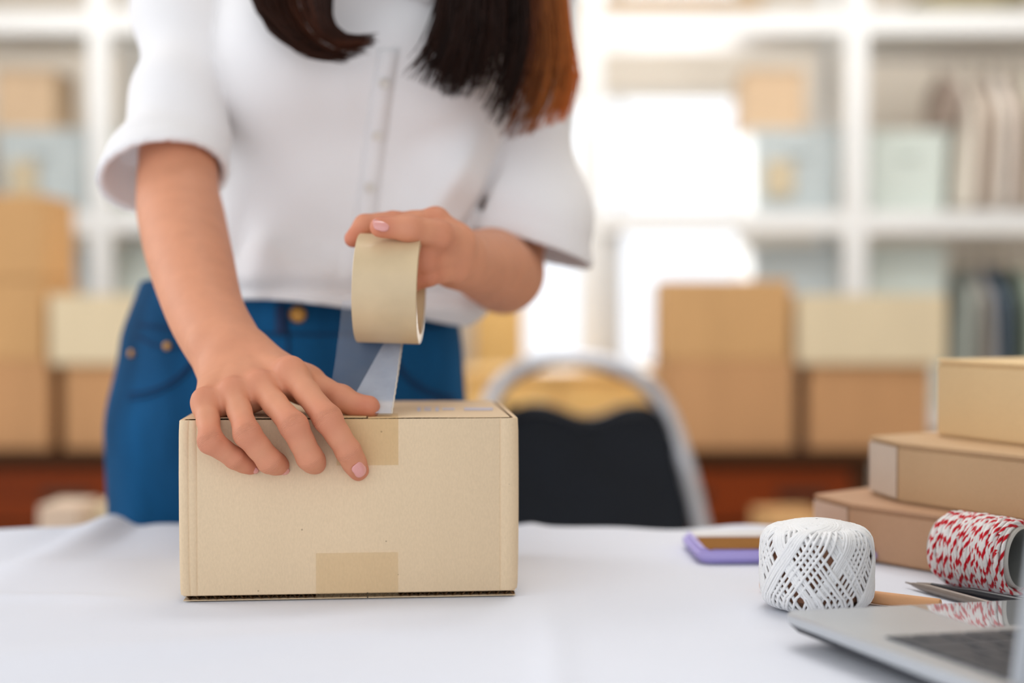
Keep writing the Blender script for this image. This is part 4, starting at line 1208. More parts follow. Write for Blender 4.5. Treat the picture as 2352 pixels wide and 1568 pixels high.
# trunk and legs, coarse
B.cone(HIP, WST, 0.135, 0.104, 0.03, ((0, 1, 0), 0.66))
B.cone(WST, CHS, 0.104, 0.128, 0.03, ((0, 1, 0), 0.70))
B.cone(CHS, NCK + Vector((0, 0, -0.05)), 0.128, 0.09, 0.03, ((0, 1, 0), 0.66))
B.cone(NCK + Vector((-0.13, 0.0, -0.035)), NCK + Vector((0.13, 0.0, -0.035)), 0.040, 0.040, 0.04)
B.cone(NCK + Vector((0, 0.0, -0.02)), HEAD + Vector((0.0, 0.035, -0.07)), 0.056, 0.050, 0.025)
for s, (hx, kx, fx) in ((-1, (-0.315, -0.335, -0.345)), (1, (-0.150, -0.125, -0.115))):
    B.cone((hx, 1.48, 0.80), (kx, 1.475, 0.46), 0.082, 0.052, 0.02)
    B.cone((kx, 1.475, 0.46), (fx, 1.50, 0.09), 0.052, 0.034, 0.015)
    B.cone((fx, 1.51, 0.055), (fx, 1.38, 0.045), 0.032, 0.022, 0.015)
# head and face
def hp(r_, f_, u_): return HEAD + hr * r_ + hf * f_ + hu * u_
Rrows = [list(hr), list(hf), list(hu)]
B.ell(hp(0, -0.012, 0.025), (0.074, 0.092, 0.084), 0.02, Rrows)
B.ell(hp(0, 0.022, -0.040), (0.056, 0.064, 0.066), 0.03, Rrows)
B.cone(hp(0, 0.070, -0.088), hp(0, 0.060, -0.080), 0.022, 0.026, 0.02)
B.cone(hp(0, 0.084, 0.006), hp(0, 0.106, -0.036), 0.007, 0.0115, 0.012)
for s in (-1, 1):
    B.ell(hp(s * 0.030, 0.088, -0.002), (0.017, 0.010, 0.010), 0.008, Rrows, cut=True)
    B.cone(hp(s * 0.018, 0.088, 0.020), hp(s * 0.045, 0.074, 0.020), 0.007, 0.006, 0.010)
    B.ell(hp(s * 0.013, 0.098, -0.038), (0.0075, 0.008, 0.006), 0.006, Rrows)
    B.ell(hp(s * 0.078, -0.010, -0.010), (0.009, 0.020, 0.031), 0.008, Rrows)
B.cone(hp(-0.021, 0.081, -0.062), hp(0.021, 0.081, -0.062), 0.0055, 0.0055, 0.005)
B.cone(hp(-0.017, 0.080, -0.070), hp(0.017, 0.080, -0.070), 0.0065, 0.0065, 0.005)
# arms
view = Vector((0, 1, 0))
def limb(P_, R_, n_):
    out = catmull(P_, n_)
    rr_ = catmull([Vector((x, 0, 0)) for x in R_], n_)
    return out, [v.x for v in rr_]
B.chain(*limb(Ra, Rr, 36), 0.004, 0.03)
B.chain(*limb(La, Lr, 30), 0.004, 0.03)
B.cone(at(1120, 620, 1.28), at(1174, 625, 1.365), 0.026, 0.028, 0.02)
# right hand: carpus, metacarpals, then the fingers
bh = (fing['middle'][0][0] - Rc).normalized()
across = (fing['index'][0][0] - fing['little'][0][0]).normalized()
hn = bh.cross(across).normalized()
if hn.y > 0: hn = -hn                                   # out of the back of the hand
Wr = Ra[-2]
for nm, w in (('index', 0.0125), ('middle', 0.0125), ('ring', 0.0120), ('little', 0.0115)):
    K_ = fing[nm][0][0]
    off = {'index': 0.012, 'middle': 0.004, 'ring': -0.004, 'little': -0.012}[nm]
    B.cone(Rc + across * off - hn * 0.002, K_ - hn * 0.0042, 0.0150, w * 0.92, 0.012)
B.cone(Rc - hn * 0.006, (fing['middle'][0][0] + fing['ring'][0][0]) / 2 - hn * 0.008 - bh * 0.012, 0.0150, 0.0120, 0.014)
for nm in ('index', 'middle', 'ring', 'little'):
    P_, R_ = fing[nm]
    mids = [P_[0], P_[0] * 0.55 + P_[1] * 0.45, P_[1], P_[1] * 0.5 + P_[2] * 0.5, P_[2], P_[2] * 0.45 + P_[3] * 0.55, P_[3]]
    rr = [R_[0], R_[1] * 0.89, R_[1] * 1.02, R_[2] * 0.96, R_[2], R_[3] * 1.06, R_[3]]
    B.chain(mids, rr, 0.004, 0.0032)
    kb = P_[0] + hn * 0.0034
    B.ell(kb, (R_[0] * 0.80,) * 3, 0.008)                # knuckle head
    t_ = (kb - (Rc + across * 0.004 + hn * 0.008))
    B.cone(kb - t_ * 0.10 - hn * 0.0010, kb - t_ * 0.75 - hn * 0.0006, 0.0038, 0.0026, 0.007)   # tendon
P_, R_ = thumb
B.cone(Rc - hn * 0.004 + across * 0.012, P_[1], 0.0165, R_[1], 0.012)
B.chain([P_[0], P_[1], P_[1] * 0.5 + P_[2] * 0.5, P_[2], P_[2] * 0.5 + P_[3] * 0.5 + Vector((0, 0, -0.0016)), P_[3]], [R_[0], R_[1], 0.0100, R_[2], 0.0080, R_[3]], 0.004, 0.006)
B.cone(fing['index'][0][0] - hn * 0.010, P_[1], 0.0085, 0.0090, 0.014)          # web of the thumb
B.ell(Wr + (at(455, 806, 1.085) - Wr) * 0.62 + Vector((0, -0.014, 0.004)), (0.009, 0.009, 0.009), 0.012)  # wrist bone
# left hand
Lc = La[-1]
lmid = (lf['index'][0][0] + lf['little'][0][0]) / 2
for nm in ('index', 'middle', 'ring', 'little'):
    P_, R_ = lf[nm]
    B.cone(Lc, P_[0], 0.0165, R_[0] * 1.05, 0.012)
    B.chain([P_[0], P_[0] * 0.5 + P_[1] * 0.5, P_[1], P_[1] * 0.5 + P_[2] * 0.5, P_[2], P_[3]], [R_[0], R_[1] * 0.96, R_[1], R_[2], R_[2], R_[3]], 0.004, 0.003)
P_, R_ = lthumb
B.cone(Lc, P_[0], 0.017, R_[0], 0.012)
B.chain(P_, R_, 0.005, 0.006)
body = B.build('body', M['skin'], person)
V = B.V
flush = np.zeros(len(V)); fs_ = np.zeros(len(V)); fm = np.zeros(len(V))
def blob(c, r_, a):
    d = np.linalg.norm(V - np.array(c), axis=1)
    np.maximum(flush, a * np.exp(-(d / r_) ** 2), out=flush)
for nm, (P_, R_) in list(fing.items()) + [('thumb', thumb)] + list(lf.items()) + [('lthumb', lthumb)]:
    blob(P_[0] + hn * 0.006, 0.010, 0.35); blob(P_[1], 0.0125, 0.50); blob(P_[2], 0.010, 0.45); blob(P_[3], 0.012, 0.65)
for nm, (P_, R_) in list(fing.items()):
    for j, wdt, amp in ((1, 0.0046, 0.6), (2, 0.0026, 0.4)):
        ax_ = np.array((P_[j + 1] - P_[j - 1]).normalized()); q_ = V - np.array(P_[j])
        s_ = q_ @ ax_; d_ = np.linalg.norm(q_, axis=1)
        dors = np.clip((q_ @ np.array(hn)) / R_[j], -1, 1) * 0.0 + np.clip(-(q_[:, 1]) / R_[j] + 0.3, 0, 1)
        k_ = amp * np.exp(-(s_ / wdt) ** 2) * np.clip((1.45 - d_ / R_[j]) / 0.25, 0, 1) * dors
        m_ = k_ > fm
        fm[m_] = k_[m_]; fs_[m_] = s_[m_]
flush *= (V[:, 1] < 1.2)
float_attr(body, 'flush', flush); float_attr(body, 'fold_s', fs_); float_attr(body, 'fold_m', fm)
BT = BVHTree.FromPolygons([Vector(v) for v in V], [tuple(q) for q in B.Q])
def tree(o, fld): return BVHTree.FromPolygons([Vector(v) for v in fld.V], [tuple(q) for q in fld.Q])
def cast(tr, px, py, lift=0.0, y0=0.6):
    """the surface point under a pixel, lifted along its normal"""
    d = (at(px, py, 2.0) - CAM).normalized()
    h, nrm, i, dd = tr.ray_cast(CAM + d * y0, d)
    if h is None: return None
    if nrm.dot(d) > 0: nrm = -nrm
    return h + nrm * lift, nrm
# fingernails
def nail(c, along, normal, L_, W_, name='fingernail'):
    along = along.normalized(); normal = (normal - along * normal.dot(along)).normalized(); side = along.cross(normal)
    q = MB(); nr, na = 6, 28; ring_ = []
    def pt(s, a):
        return c + along * (s * L_ * 0.5) + side * (a * W_ * 0.5) + normal * (-0.0024 * a * a - 0.0009 * s * s * (1 if s < 0 else 0.6))
    vs = [pt(0, 0)]; fs = []
    for i in range(1, nr + 1):
        for k in range(na):
            th = 2 * math.pi * k / na; ct, st_ = math.cos(th), math.sin(th)
            e = 0.62
            vs.append(pt(i / nr * math.copysign(abs(ct) ** e, ct) * (1 if ct > 0 else 0.95), i / nr * math.copysign(abs(st_) ** e, st_) * (0.92 if ct > 0 else 1)))
    for k in range(na): fs.append((0, 1 + k, 1 + (k + 1) % na))
    for i in range(nr - 1):
        for k in range(na): fs.append((1 + i * na + k, 1 + i * na + (k + 1) % na, 1 + (i + 1) * na + (k + 1) % na, 1 + (i + 1) * na + k))
    q._add(vs, fs)
    o = q.build(name, M['nail'], person, smooth='all')
    md = o.modifiers.new('thickness', 'SOLIDIFY'); md.thickness = 0.0007; md.offset = 0
    return o
P_, R_ = fing['index']
h_ = cast(BT, 826, 1077, 0.0005)
nail(h_[0] + Vector((0.0006, 0, 0)), (P_[3] - P_[2]), (h_[1] + Vector((0.35, 0, 0))).normalized(), 0.0128, 0.0108)
P_, R_ = fing['little']
nail(P_[3] + Vector((0.0022, -0.0036, -0.0038)), (P_[3] - P_[2]), Vector((0.1, -0.55, -0.8)), 0.0085, 0.0072)
P_, R_ = fing['ring']
nail(P_[3] + Vector((0.004, -0.001, -0.006)), (P_[3] - P_[2]), Vector((0.4, -0.3, -0.9)), 0.009, 0.008)
h_ = cast(BT, 876, 514, 0.0006)
if h_: nail(h_[0], lthumb[0][3] - lthumb[0][2], (h_[1] + Vector((0, -0.2, 0.5))).normalized(), 0.0125, 0.0108)
# eyes
M['eye'] = mat('eye_white', srgb(236, 232, 228), 0.1, spec=0.6, var=0.0)
M['iris'] = mat('dark_brown_iris', srgb(46, 28, 20), 0.1, spec=0.6)
M['lip'] = mat('lips', srgb(196, 104, 100), 0.4)
for s in (-1, 1):
    bm = bmesh.new(); bmesh.ops.create_uvsphere(bm, u_segments=20, v_segments=12, radius=0.0115)
    e_ = MB().bm(bm, hp(s * 0.030, 0.0695, -0.003)).build('eyeball', M['eye'], person, smooth='all')
    bm = bmesh.new(); bmesh.ops.create_uvsphere(bm, u_segments=16, v_segments=8, radius=0.006)
    MB().bm(bm, hp(s * 0.030, 0.0752, -0.0065)).build('iris', M['iris'], e_, smooth='all')
    MB().tube([hp(s * 0.015, 0.093, 0.021), hp(s * 0.03, 0.090, 0.026), hp(s * 0.047, 0.079, 0.022)], [0.002, 0.0028, 0.001], 6, flat=0.5).build('eyebrow', M['iris'], person)

# ---- jeans
J = Field(np.arange(-0.53, 0.07, 0.0045, dtype=np.float32), np.arange(1.30, 1.68, 0.0045, dtype=np.float32), np.arange(0.06, 1.0, 0.0045, dtype=np.float32))
J.cone((-0.212, 1.475, 1.01), (-0.225, 1.478, 0.905), 0.146, 0.168, 0.03, ((0, 1, 0), 0.70))
J.cone((-0.228, 1.480, 0.90), (-0.236, 1.482, 0.83), 0.171, 0.176, 0.03, ((0, 1, 0), 0.68))
for (hx, kx, fx) in ((-0.322, -0.342, -0.348), (-0.146, -0.122, -0.112)):
    J.cone((hx, 1.478, 0.82), (kx, 1.475, 0.46), 0.098, 0.074, 0.025)
    J.cone((kx, 1.475, 0.46), (fx, 1.50, 0.09), 0.074, 0.060, 0.015)
X_, Y_, Z_ = np.meshgrid(*J.ax, indexing='ij', sparse=True)
cr = 0.0020 * np.sin(60 * (Z_ - 0.5 * np.abs(X_ + 0.23)) + 9 * X_) * np.clip((0.93 - Z_) / 0.1, 0, 1) * np.exp(-((X_ + 0.23) / 0.14) ** 2) + 0.0012 * np.sin(95 * X_ + 20 * Z_)
J.D = np.maximum(J.D + cr.astype(np.float32), (Z_ - 0.985).astype(np.float32))
J.D = np.maximum(J.D, (0.085 - Z_).astype(np.float32))
jeans = J.build('jeans', M['denim'], person)
JT = tree(jeans, J)
def seam(tr, pts, r_, m, parent, name, n=40, lift=0.0008, flat=0.5):
    out = []
    cp_ = catmull([Vector((x, y, 0)) for x, y in pts], n)
    for p in cp_:
        h = cast(tr, p.x, p.y, lift)
        if h: out.append(h[0])
    if len(out) > 3:
        return MB().tube(out, r_, 6, flat=flat).build(name, m, parent, smooth='all')
seam(JT, [(318, 772), (350, 790), (392, 800), (425, 790), (462, 740)], 0.0016, M['denim_seam'], jeans, 'coin_pocket_seam')
for dy in (0, 12):
    seam(JT, [(296, 905 + dy), (340, 898 + dy), (385, 880 + dy), (425, 850 + dy), (452, 810 + dy)], 0.0016, M['denim_seam'], jeans, 'pocket_seam')
    seam(JT, [(905, 800 + dy), (925, 850 + dy), (965, 885 + dy), (1010, 905 + dy), (1042, 910 + dy)], 0.0016, M['denim_seam'], jeans, 'pocket_seam')
seam(JT, [(655, 705), (660, 750), (662, 800), (660, 860), (650, 940)], 0.002, M['denim_seam'], jeans, 'fly_seam')
seam(JT, [(318, 745), (450, 760), (600, 766), (760, 768), (900, 762), (1030, 745)], 0.0016, M['denim_seam'], jeans, 'waistband_seam', 80)
for px in (645, 905, 470):
    a_ = [cast(JT, px, y, 0.0022) for y in (700, 715, 730, 745, 760, 770)]
    if all(a_): MB().tube([q[0] for q in a_], 0.005, 8, flat=0.35, up=(0, 1, 0)).build('belt_loop', M['denim_seam'], jeans, smooth='all')
for (px, py, rr_) in ((684, 722, 0.0085), (386, 795, 0.0042), (304, 812, 0.0042)):
    h = cast(JT, px, py, 0.0)
    if h:
        q_ = h[1].to_track_quat('Z', 'Y').to_matrix()
        MB().lathe([(0, 0.003), (rr_ * 0.5, 0.0034), (rr_ * 0.85, 0.0028), (rr_, 0.0012), (rr_, -0.001)], h[0], 20, q_).build('brass_button' if rr_ > 0.005 else 'rivet', M['brass'], jeans, smooth=True)
# shoes
M['shoe'] = mat('white_canvas_shoe', srgb(225, 222, 216), 0.7)
for fx in (-0.345, -0.115):
    f = Field(np.arange(fx - 0.07, fx + 0.07, 0.005, dtype=np.float32), np.arange(1.28, 1.6, 0.005, dtype=np.float32), np.arange(-0.03, 0.14, 0.005, dtype=np.float32))
    f.cone((fx, 1.52, 0.045), (fx, 1.37, 0.035), 0.041, 0.036, 0.02)
    f.cone((fx, 1.51, 0.05), (fx, 1.505, 0.10), 0.041, 0.040, 0.02)
    z_ = f.ax[2][None, None, :]
    f.D = np.maximum(f.D, 0.004 - z_ + 0 * f.D)
    f.build('shoe', M['shoe'], person)

# ---- blouse
SH = Field(np.arange(-0.46, 0.16, 0.0030, dtype=np.float32), np.arange(1.16, 1.64, 0.0034, dtype=np.float32), np.arange(0.925, 1.40, 0.0030, dtype=np.float32))
SH.cone((-0.192, 1.462, 0.985), (-0.176, 1.450, 1.06), 0.146, 0.148, 0.02, ((0, 1, 0), 0.74))
SH.cone((-0.176, 1.450, 1.06), (-0.150, 1.410, 1.20), 0.148, 0.152, 0.03, ((0, 1, 0), 0.78))
SH.cone((-0.150, 1.410, 1.20), (-0.130, 1.385, 1.285), 0.150, 0.118, 0.03, ((0, 1, 0), 0.72))
SH.cone((-0.285, 1.388, 1.278), (0.012, 1.400, 1.278), 0.058, 0.060, 0.04)
SH.ell((-0.215, 1.315, 1.185), (0.062, 0.052, 0.062), 0.05)
SH.ell((-0.085, 1.320, 1.185), (0.062, 0.052, 0.062), 0.05)
SH.chain([at(1090, 280, 1.352), at(1048, 410, 1.348), at(1000, 520, 1.352), at(965, 600, 1.36)], [0.026, 0.032, 0.033, 0.03], 0.012, 0.03)
# blousing over the waistband
for px, py, Yb, rr_ in ((575, 640, 1.352, 0.026), (640, 655, 1.340, 0.027), (720, 655, 1.336, 0.027), (800, 650, 1.338, 0.027), (890, 655, 1.344, 0.028), (960, 665, 1.358, 0.030), (1020, 690, 1.385, 0.030)):
    p = at(px, py, Yb + 0.018); SH.ell(p, (rr_ * 1.5, rr_, rr_), 0.03)
X_, Y_, Z_ = np.meshgrid(*SH.ax, indexing='ij', sparse=True)
def folds(F_, lst):
    """soft cloth folds: capsules added to (or taken from) the cloth"""
    for (pts, r_, k, cut) in lst:
        for a_, b_ in zip(pts[:-1], pts[1:]):
            if cut:
                pass
            else:
                F_.cone(a_, b_, r_, r_, k)
wr = (0.0042 * np.sin(34 * X_ + 16 * Z_ + 3 * np.sin(14 * Z_)) * np.clip((1.15 - Z_) / 0.15, 0.15, 1)
      + 0.0030 * np.sin(70 * (X_ + 0.14) - 40 * Z_ + 2 * np.sin(25 * X_)) * np.clip((1.08 - Z_) / 0.08, 0, 1)
      + 0.0030 * np.sin(46 * (Z_ - 0.75 * np.abs(X_ + 0.15)) + 1.1))
hz_ = at(700, 672, 1.35).z
wr = wr + 0.015 * np.exp(-((Z_ - hz_) / 0.010) ** 2) * np.clip((0.0 - X_) / 0.1, 0.2, 1)
SH.D += wr.astype(np.float32)
# folds pulled from the bust to the waist and from the arm
for pts_, r_ in (([at(1120, 300, 1.285), at(1040, 420, 1.297), at(960, 520, 1.308)], 0.012), ([at(530, 500, 1.318), at(620, 545, 1.308), at(720, 560, 1.304)], 0.014),
                 ([at(540, 560, 1.322), at(640, 600, 1.312), at(760, 610, 1.306)], 0.014), ([at(1010, 500, 1.312), at(930, 600, 1.316)], 0.010), ([at(830, 330, 1.258), at(815, 450, 1.282), at(800, 580, 1.300)], 0.009)):
    for k_ in range(1):
        P0, P1, P2 = [np.array(p) for p in (pts_[0], pts_[len(pts_) // 2], pts_[-1])]
        best = np.full(SH.D.shape, 1.0, dtype=np.float32); tt_ = np.zeros(SH.D.shape, dtype=np.float32)
        for q0, q1, t0 in ((P0, P1, 0.0), (P1, P2, 0.5)):
            ba = q1 - q0
            if float(ba @ ba) < 1e-9: continue
            t = np.clip(((X_ - q0[0]) * ba[0] + (Y_ - q0[1]) * ba[1] + (Z_ - q0[2]) * ba[2]) / float(ba @ ba), 0, 1)
            dd = np.sqrt((X_ - q0[0] - t * ba[0]) ** 2 + (0.4 * (Y_ - q0[1] - t * ba[1])) ** 2 + (Z_ - q0[2] - t * ba[2]) ** 2)
            mk = dd < best
            best = np.where(mk, dd, best); tt_ = np.where(mk, t0 + t * 0.5, tt_)
        SH.D -= (r_ * 0.75 * np.exp(-(best / (r_ * 1.15)) ** 2) * np.sqrt(np.sin(np.pi * np.clip(tt_, 0.001, 0.999)))).astype(np.float32)
# the hem: cut off along a wavy line, lower at the side nearest the tape roll
hemz = 0.958 + (703 - 702) / F * 1.36 + 0.006 * np.sin(22 * X_ + 0.6) - 0.020 * np.clip((X_ + 0.11) / 0.07, 0, 1)
SH.D = np.maximum(SH.D, (hemz - Z_).astype(np.float32) + 0 * SH.D)
# hollow underneath so the hem is a cloth edge
inner = Field(*SH.ax)
inner.cone((-0.192, 1.462, 0.90), (-0.180, 1.452, 1.00), 0.139, 0.139, 0.02, ((0, 1, 0), 0.74))
SH.D = np.maximum(SH.D, -inner.D)
# neck opening
nk = Field(*SH.ax)
nk.cone((-0.126, 1.335, 1.33), (-0.112, 1.36, 1.42), 0.058, 0.075, 0.01)
nk.cone((-0.131, 1.262, 1.268), (-0.126, 1.31, 1.34), 0.022, 0.05, 0.01)
SH.D = np.maximum(SH.D, -nk.D)
# sleeves: hollow tapering tubes with a rolled edge
def sleeve(pts, rs, end, axis_, th, flare):
    o_ = Field(*SH.ax); i_ = Field(*SH.ax)
    o_.chain(pts, rs, 0.02)
    a_ = np.array(axis_ / axis_.length, dtype=np.float32); e_ = np.array(end, dtype=np.float32)
    dpl = (X_ - e_[0]) * a_[0] + (Y_ - e_[1]) * a_[1] + (Z_ - e_[2]) * a_[2]
    w_ = (0.0018 * np.sin(60 * Z_ + 30 * X_ + 4 * np.sin(20 * Y_)) + 0.0014 * np.sin(38 * Z_ - 55 * X_)) * np.clip(-dpl / 0.03, 0, 1)
    od = o_.D + w_.astype(np.float32)
    ihol = od + th
    rim = np.abs(dpl + 0.009) - 0.009
    od = np.where(np.abs(dpl + 0.008) < 0.008, od - 0.0012, od)       # turned-up hem
    shell = np.maximum(np.maximum(od, dpl), np.minimum(-ihol, dpl + 0.032))
    SH.D = np.minimum(SH.D, np.maximum(shell, -10 + 0 * shell).astype(np.float32))
    # open the sleeve into the body
    return o_
ra_ = (at(387, 410, 1.283) - Rsh); 
e1 = at(388, 404, 1.262)
sleeve([at(440, -110, 1.385), at(424, 40, 1.350), at(418, 220, 1.306), at(405, 320, 1.283), at(377, 430, 1.258), at(340, 600, 1.218)], [0.052, 0.0435, 0.0405, 0.0415, 0.0525, 0.066], e1, Vector((0.055, -0.125, -0.215)), 0.0060, 1)
e2 = at(1204, 572, 1.388)
sleeve([at(1205, -95, 1.402), at(1196, 60, 1.405), at(1194, 260, 1.398), at(1208, 500, 1.388), at(1214, 700, 1.385)], [0.056, 0.050, 0.0475, 0.0590, 0.067], e2, Vector((-0.085, -0.03, -0.30)), 0.0060, 1)
# the dark tucks between sleeves and body
for path, ya, yb, rg in (([(1160, 300), (1137, 395), (1102, 470), (1060, 535)], 1.270, 1.342, 0.0042),):
    gr = Field(*SH.ax)
    for k in range(9):
        yy = ya + (yb - ya) * k / 8
        gr.chain([at(x, y, yy) for x, y in path], [rg * 0.5, rg, rg, rg * 1.15], 0.003)
    hh = np.clip(0.5 - 0.5 * (SH.D + gr.D) / 0.005, 0, 1)
    SH.D = SH.D * (1 - hh) - gr.D * hh + 0.005 * hh * (1 - hh)
shirt = SH.build('blouse', M['shirt'], person)
ST = tree(shirt, SH)
# placket, buttons, collar
def strip(tr, pts, wpx, lift, n=40):
    L_, R__ = [], []
    for p in catmull([Vector((x, y, 0)) for x, y in pts], n):
        a_ = cast(tr, p.x - wpx / 2, p.y, lift); b_ = cast(tr, p.x + wpx / 2, p.y, lift)
        if a_ and b_ and abs(a_[0].y - b_[0].y) < 0.03: L_.append(a_[0]); R__.append(b_[0])
    return L_, R__
L_, R__ = strip(ST, [(893, 110), (872, 250), (852, 400), (838, 520), (832, 640)], 52, 0.0006)
q = MB(); n_ = len(L_)
q._add([p for ab in zip(L_, R__) for p in ab], [(2 * i, 2 * i + 1, 2 * i + 3, 2 * i + 2) for i in range(n_ - 1)])
pk = q.build('placket', M['shirt'], shirt, smooth='all')
md = pk.modifiers.new('thickness', 'SOLIDIFY'); md.thickness = 0.0010; md.offset = 1
for (px, py) in ((884, 190), (868, 310), (850, 430)):
    h = cast(ST, px, py, 0.0022)
    if h:
        q_ = h[1].to_track_quat('Z', 'Y').to_matrix()
        MB().lathe([(0, 0.0010), (0.0035, 0.0010), (0.0046, 0.0016), (0.0052, 0.0010), (0.0052, -0.0005)], h[0], 20, q_).build('button', M['button'], shirt, smooth=True)
for s in (-1, 1):
    cb = Vector((-0.126, 1.245, 1.262))
    pts3 = [Vector((-0.126 + s * 0.012, 1.258, 1.252)), Vector((-0.126 + s * 0.052, 1.262, 1.222)), Vector((-0.126 + s * 0.088, 1.300, 1.285)), Vector((-0.120 + s * 0.070, 1.395, 1.352)), Vector((-0.120 + s * 0.020, 1.440, 1.362)), Vector((-0.120 + s * 0.02, 1.425, 1.376)), Vector((-0.120 + s * 0.062, 1.375, 1.366)), Vector((-0.124 + s * 0.050, 1.295, 1.315))]
    bm = bmesh.new(); vv = [bm.verts.new(p) for p in pts3]
    for f_ in ((0, 1, 2, 7), (7, 2, 3, 6), (6, 3, 4, 5)): bm.faces.new([vv[i] for i in f_])
    bmesh.ops.subdivide_edges(bm, edges=list(bm.edges), cuts=4, use_grid_fill=True)
    bmesh.ops.smooth_vert(bm, verts=list(bm.verts), factor=0.5, use_axis_x=True, use_axis_y=True, use_axis_z=True)
    cl = MB().bm(bm).build('collar', M['shirt'], shirt, smooth='all')
    md = cl.modifiers.new('thickness', 'SOLIDIFY'); md.thickness = 0.002

# ---- hair
def hair_mat():
    m = bpy.data.materials.new('dark_brown_hair'); m.use_nodes = True
    nt = m.node_tree; N, L = nt.nodes, nt.links
    p = N['Principled BSDF']; p.inputs['Roughness'].default_value = 0.36; p.inputs['Specular IOR Level'].default_value = 0.28
    a = N.new('ShaderNodeAttribute'); a.attribute_name = 'tint'
    r_ = N.new('ShaderNodeValToRGB')
    r_.color_ramp.elements[0].color = srgb(12, 7, 5); r_.color_ramp.elements[1].color = srgb(230, 140, 66)
    e = r_.color_ramp.elements.new(0.5); e.color = srgb(104, 52, 26)
    L.new(a.outputs['Fac'], r_.inputs['Fac']); L.new(r_.outputs['Color'], p.inputs['Base Color'])
    tl = N.new('ShaderNodeBsdfTranslucent'); L.new(r_.outputs['Color'], tl.inputs['Color'])
    mx = N.new('ShaderNodeMixShader'); mx.inputs['Fac'].default_value = 0.45
    L.new(p.outputs[0], mx.inputs[1]); L.new(tl.outputs[0], mx.inputs[2]); L.new(mx.outputs[0], N['Material Output'].inputs['Surface'])
    return m
M['hair'] = hair_mat()
r = random.Random(5)
def lock(guides, n, name, jit, tint_fn, rad=0.0008, spread=0.012):
    """strands between guide curves given as (x, y, depth) control points, gathered in clumps"""
    hb = MB(); tint = []
    G = [[at(*c) for c in g] for g in guides]
    ncl = max(6, n // 24)
    clumps = [(r.random(), r.uniform(-1, 1), r.gauss(0, 1), r.uniform(0.84, 1.08)) for _ in range(ncl)]
    for k in range(n):
        cu, cd, cx, clen = clumps[k % ncl]
        u0 = min(1, max(0, cu + r.gauss(0, 0.05))); dep = min(1, max(-1, cd + r.gauss(0, 0.35)))
        s = u0 * (len(G) - 1); i = min(int(s), len(G) - 2); t = s - i
        cps = [G[i][j] * (1 - t) + G[i + 1][j] * t for j in range(len(G[0]))]
        m_ = len(cps)
        for j in range(m_):
            w_ = j / (m_ - 1)
            cps[j] = cps[j] + Vector((r.gauss(0, jit * w_) + cx * jit * 2 * w_ ** 3, dep * spread * (1 - 0.3 * w_), r.gauss(0, jit * w_ * 0.6)))
        pts = catmull(cps, 20)
        ln = min(1.0, clen * r.uniform(0.9, 1.03))
        pts = pts[:max(8, int(21 * ln))]
        rs_ = [rad * (1 - 0.75 * (q / (len(pts) - 1)) ** 3) for q in range(len(pts))]
        hb.tube(pts, rs_, 4, cap=False)
        tn = tint_fn(u0, dep, r)
        for q in range(len(pts)):
            tint += [min(1, max(0, tn * (0.55 + 0.6 * q / len(pts))))] * 4
    o = hb.build(name, M['hair'], person, smooth='all')
    float_attr(o, 'tint', tint)
    return tag(o, kind='stuff')
lock([[(752, -640, 1.30), (680, -420, 1.275), (610, -200, 1.25), (572, -90, 1.25), (590, 10, 1.242), (640, 80, 1.232), (715, 128, 1.226), (800, 140, 1.22)],
      [(762, -670, 1.275), (712, -420, 1.25), (720, -200, 1.23), (690, -90, 1.235), (690, 0, 1.232), (720, 70, 1.226), (775, 110, 1.222), (845, 105, 1.218)],
      [(776, -700, 1.25), (748, -420, 1.23), (800, -200, 1.215), (772, -90, 1.222), (757, -10, 1.224), (765, 50, 1.222), (800, 85, 1.22), (862, 84, 1.216)]],
     620, 'hair_lock', 0.0022, lambda u, d, r_: 0.10 + 0.12 * r_.random() + (0.25 * r_.random() if 0.35 < u < 0.75 else 0))
lock([[(1140, -700, 1.25), (1118, -420, 1.22), (1020, -200, 1.22), (1018, -90, 1.225), (1008, 0, 1.226), (990, 80, 1.224), (960, 140, 1.222), (930, 176, 1.222)],
      [(1150, -690, 1.26), (1140, -420, 1.235), (1085, -200, 1.235), (1085, -90, 1.238), (1078, 0, 1.24), (1070, 80, 1.238), (1050, 150, 1.236), (1030, 218, 1.236)],
      [(1160, -680, 1.27), (1172, -420, 1.25), (1155, -200, 1.25), (1158, -90, 1.25), (1155, 0, 1.25), (1150, 90, 1.25), (1130, 160, 1.248), (1098, 226, 1.246)],
      [(1170, -665, 1.285), (1210, -420, 1.265), (1220, -200, 1.27), (1228, -90, 1.27), (1232, 10, 1.27), (1232, 110, 1.27), (1212, 210, 1.268), (1168, 320, 1.264)],
      [(1180, -640, 1.28), (1250, -420, 1.28), (1270, -200, 1.29), (1280, -90, 1.29), (1290, 10, 1.29), (1300, 110, 1.29), (1298, 200, 1.288), (1270, 285, 1.284)],
      [(1190, -640, 1.31), (1265, -420, 1.31), (1282, -200, 1.31), (1290, -90, 1.31), (1300, 0, 1.31), (1310, 100, 1.31), (1320, 180, 1.31), (1308, 250, 1.308)]],
     1500, 'hair_lock', 0.0020, lambda u, d, r_: (0.04 + 0.1 * r_.random()) if u < 0.55 else min(1.0, 0.30 + (u - 0.55) * 2.0 + 0.25 * r_.random()))  # orange of the outer strands is window backlight painted into the tint
hc = Field(np.arange(-0.22, 0.06, 0.006, dtype=np.float32), np.arange(1.14, 1.46, 0.006, dtype=np.float32), np.arange(1.33, 1.64, 0.006, dtype=np.float32))
hc.ell(hp(0, -0.018, 0.032), (0.086, 0.102, 0.094), 0.02, Rrows)
hc.ell(hp(0, -0.060, -0.050), (0.070, 0.055, 0.085), 0.03, Rrows)
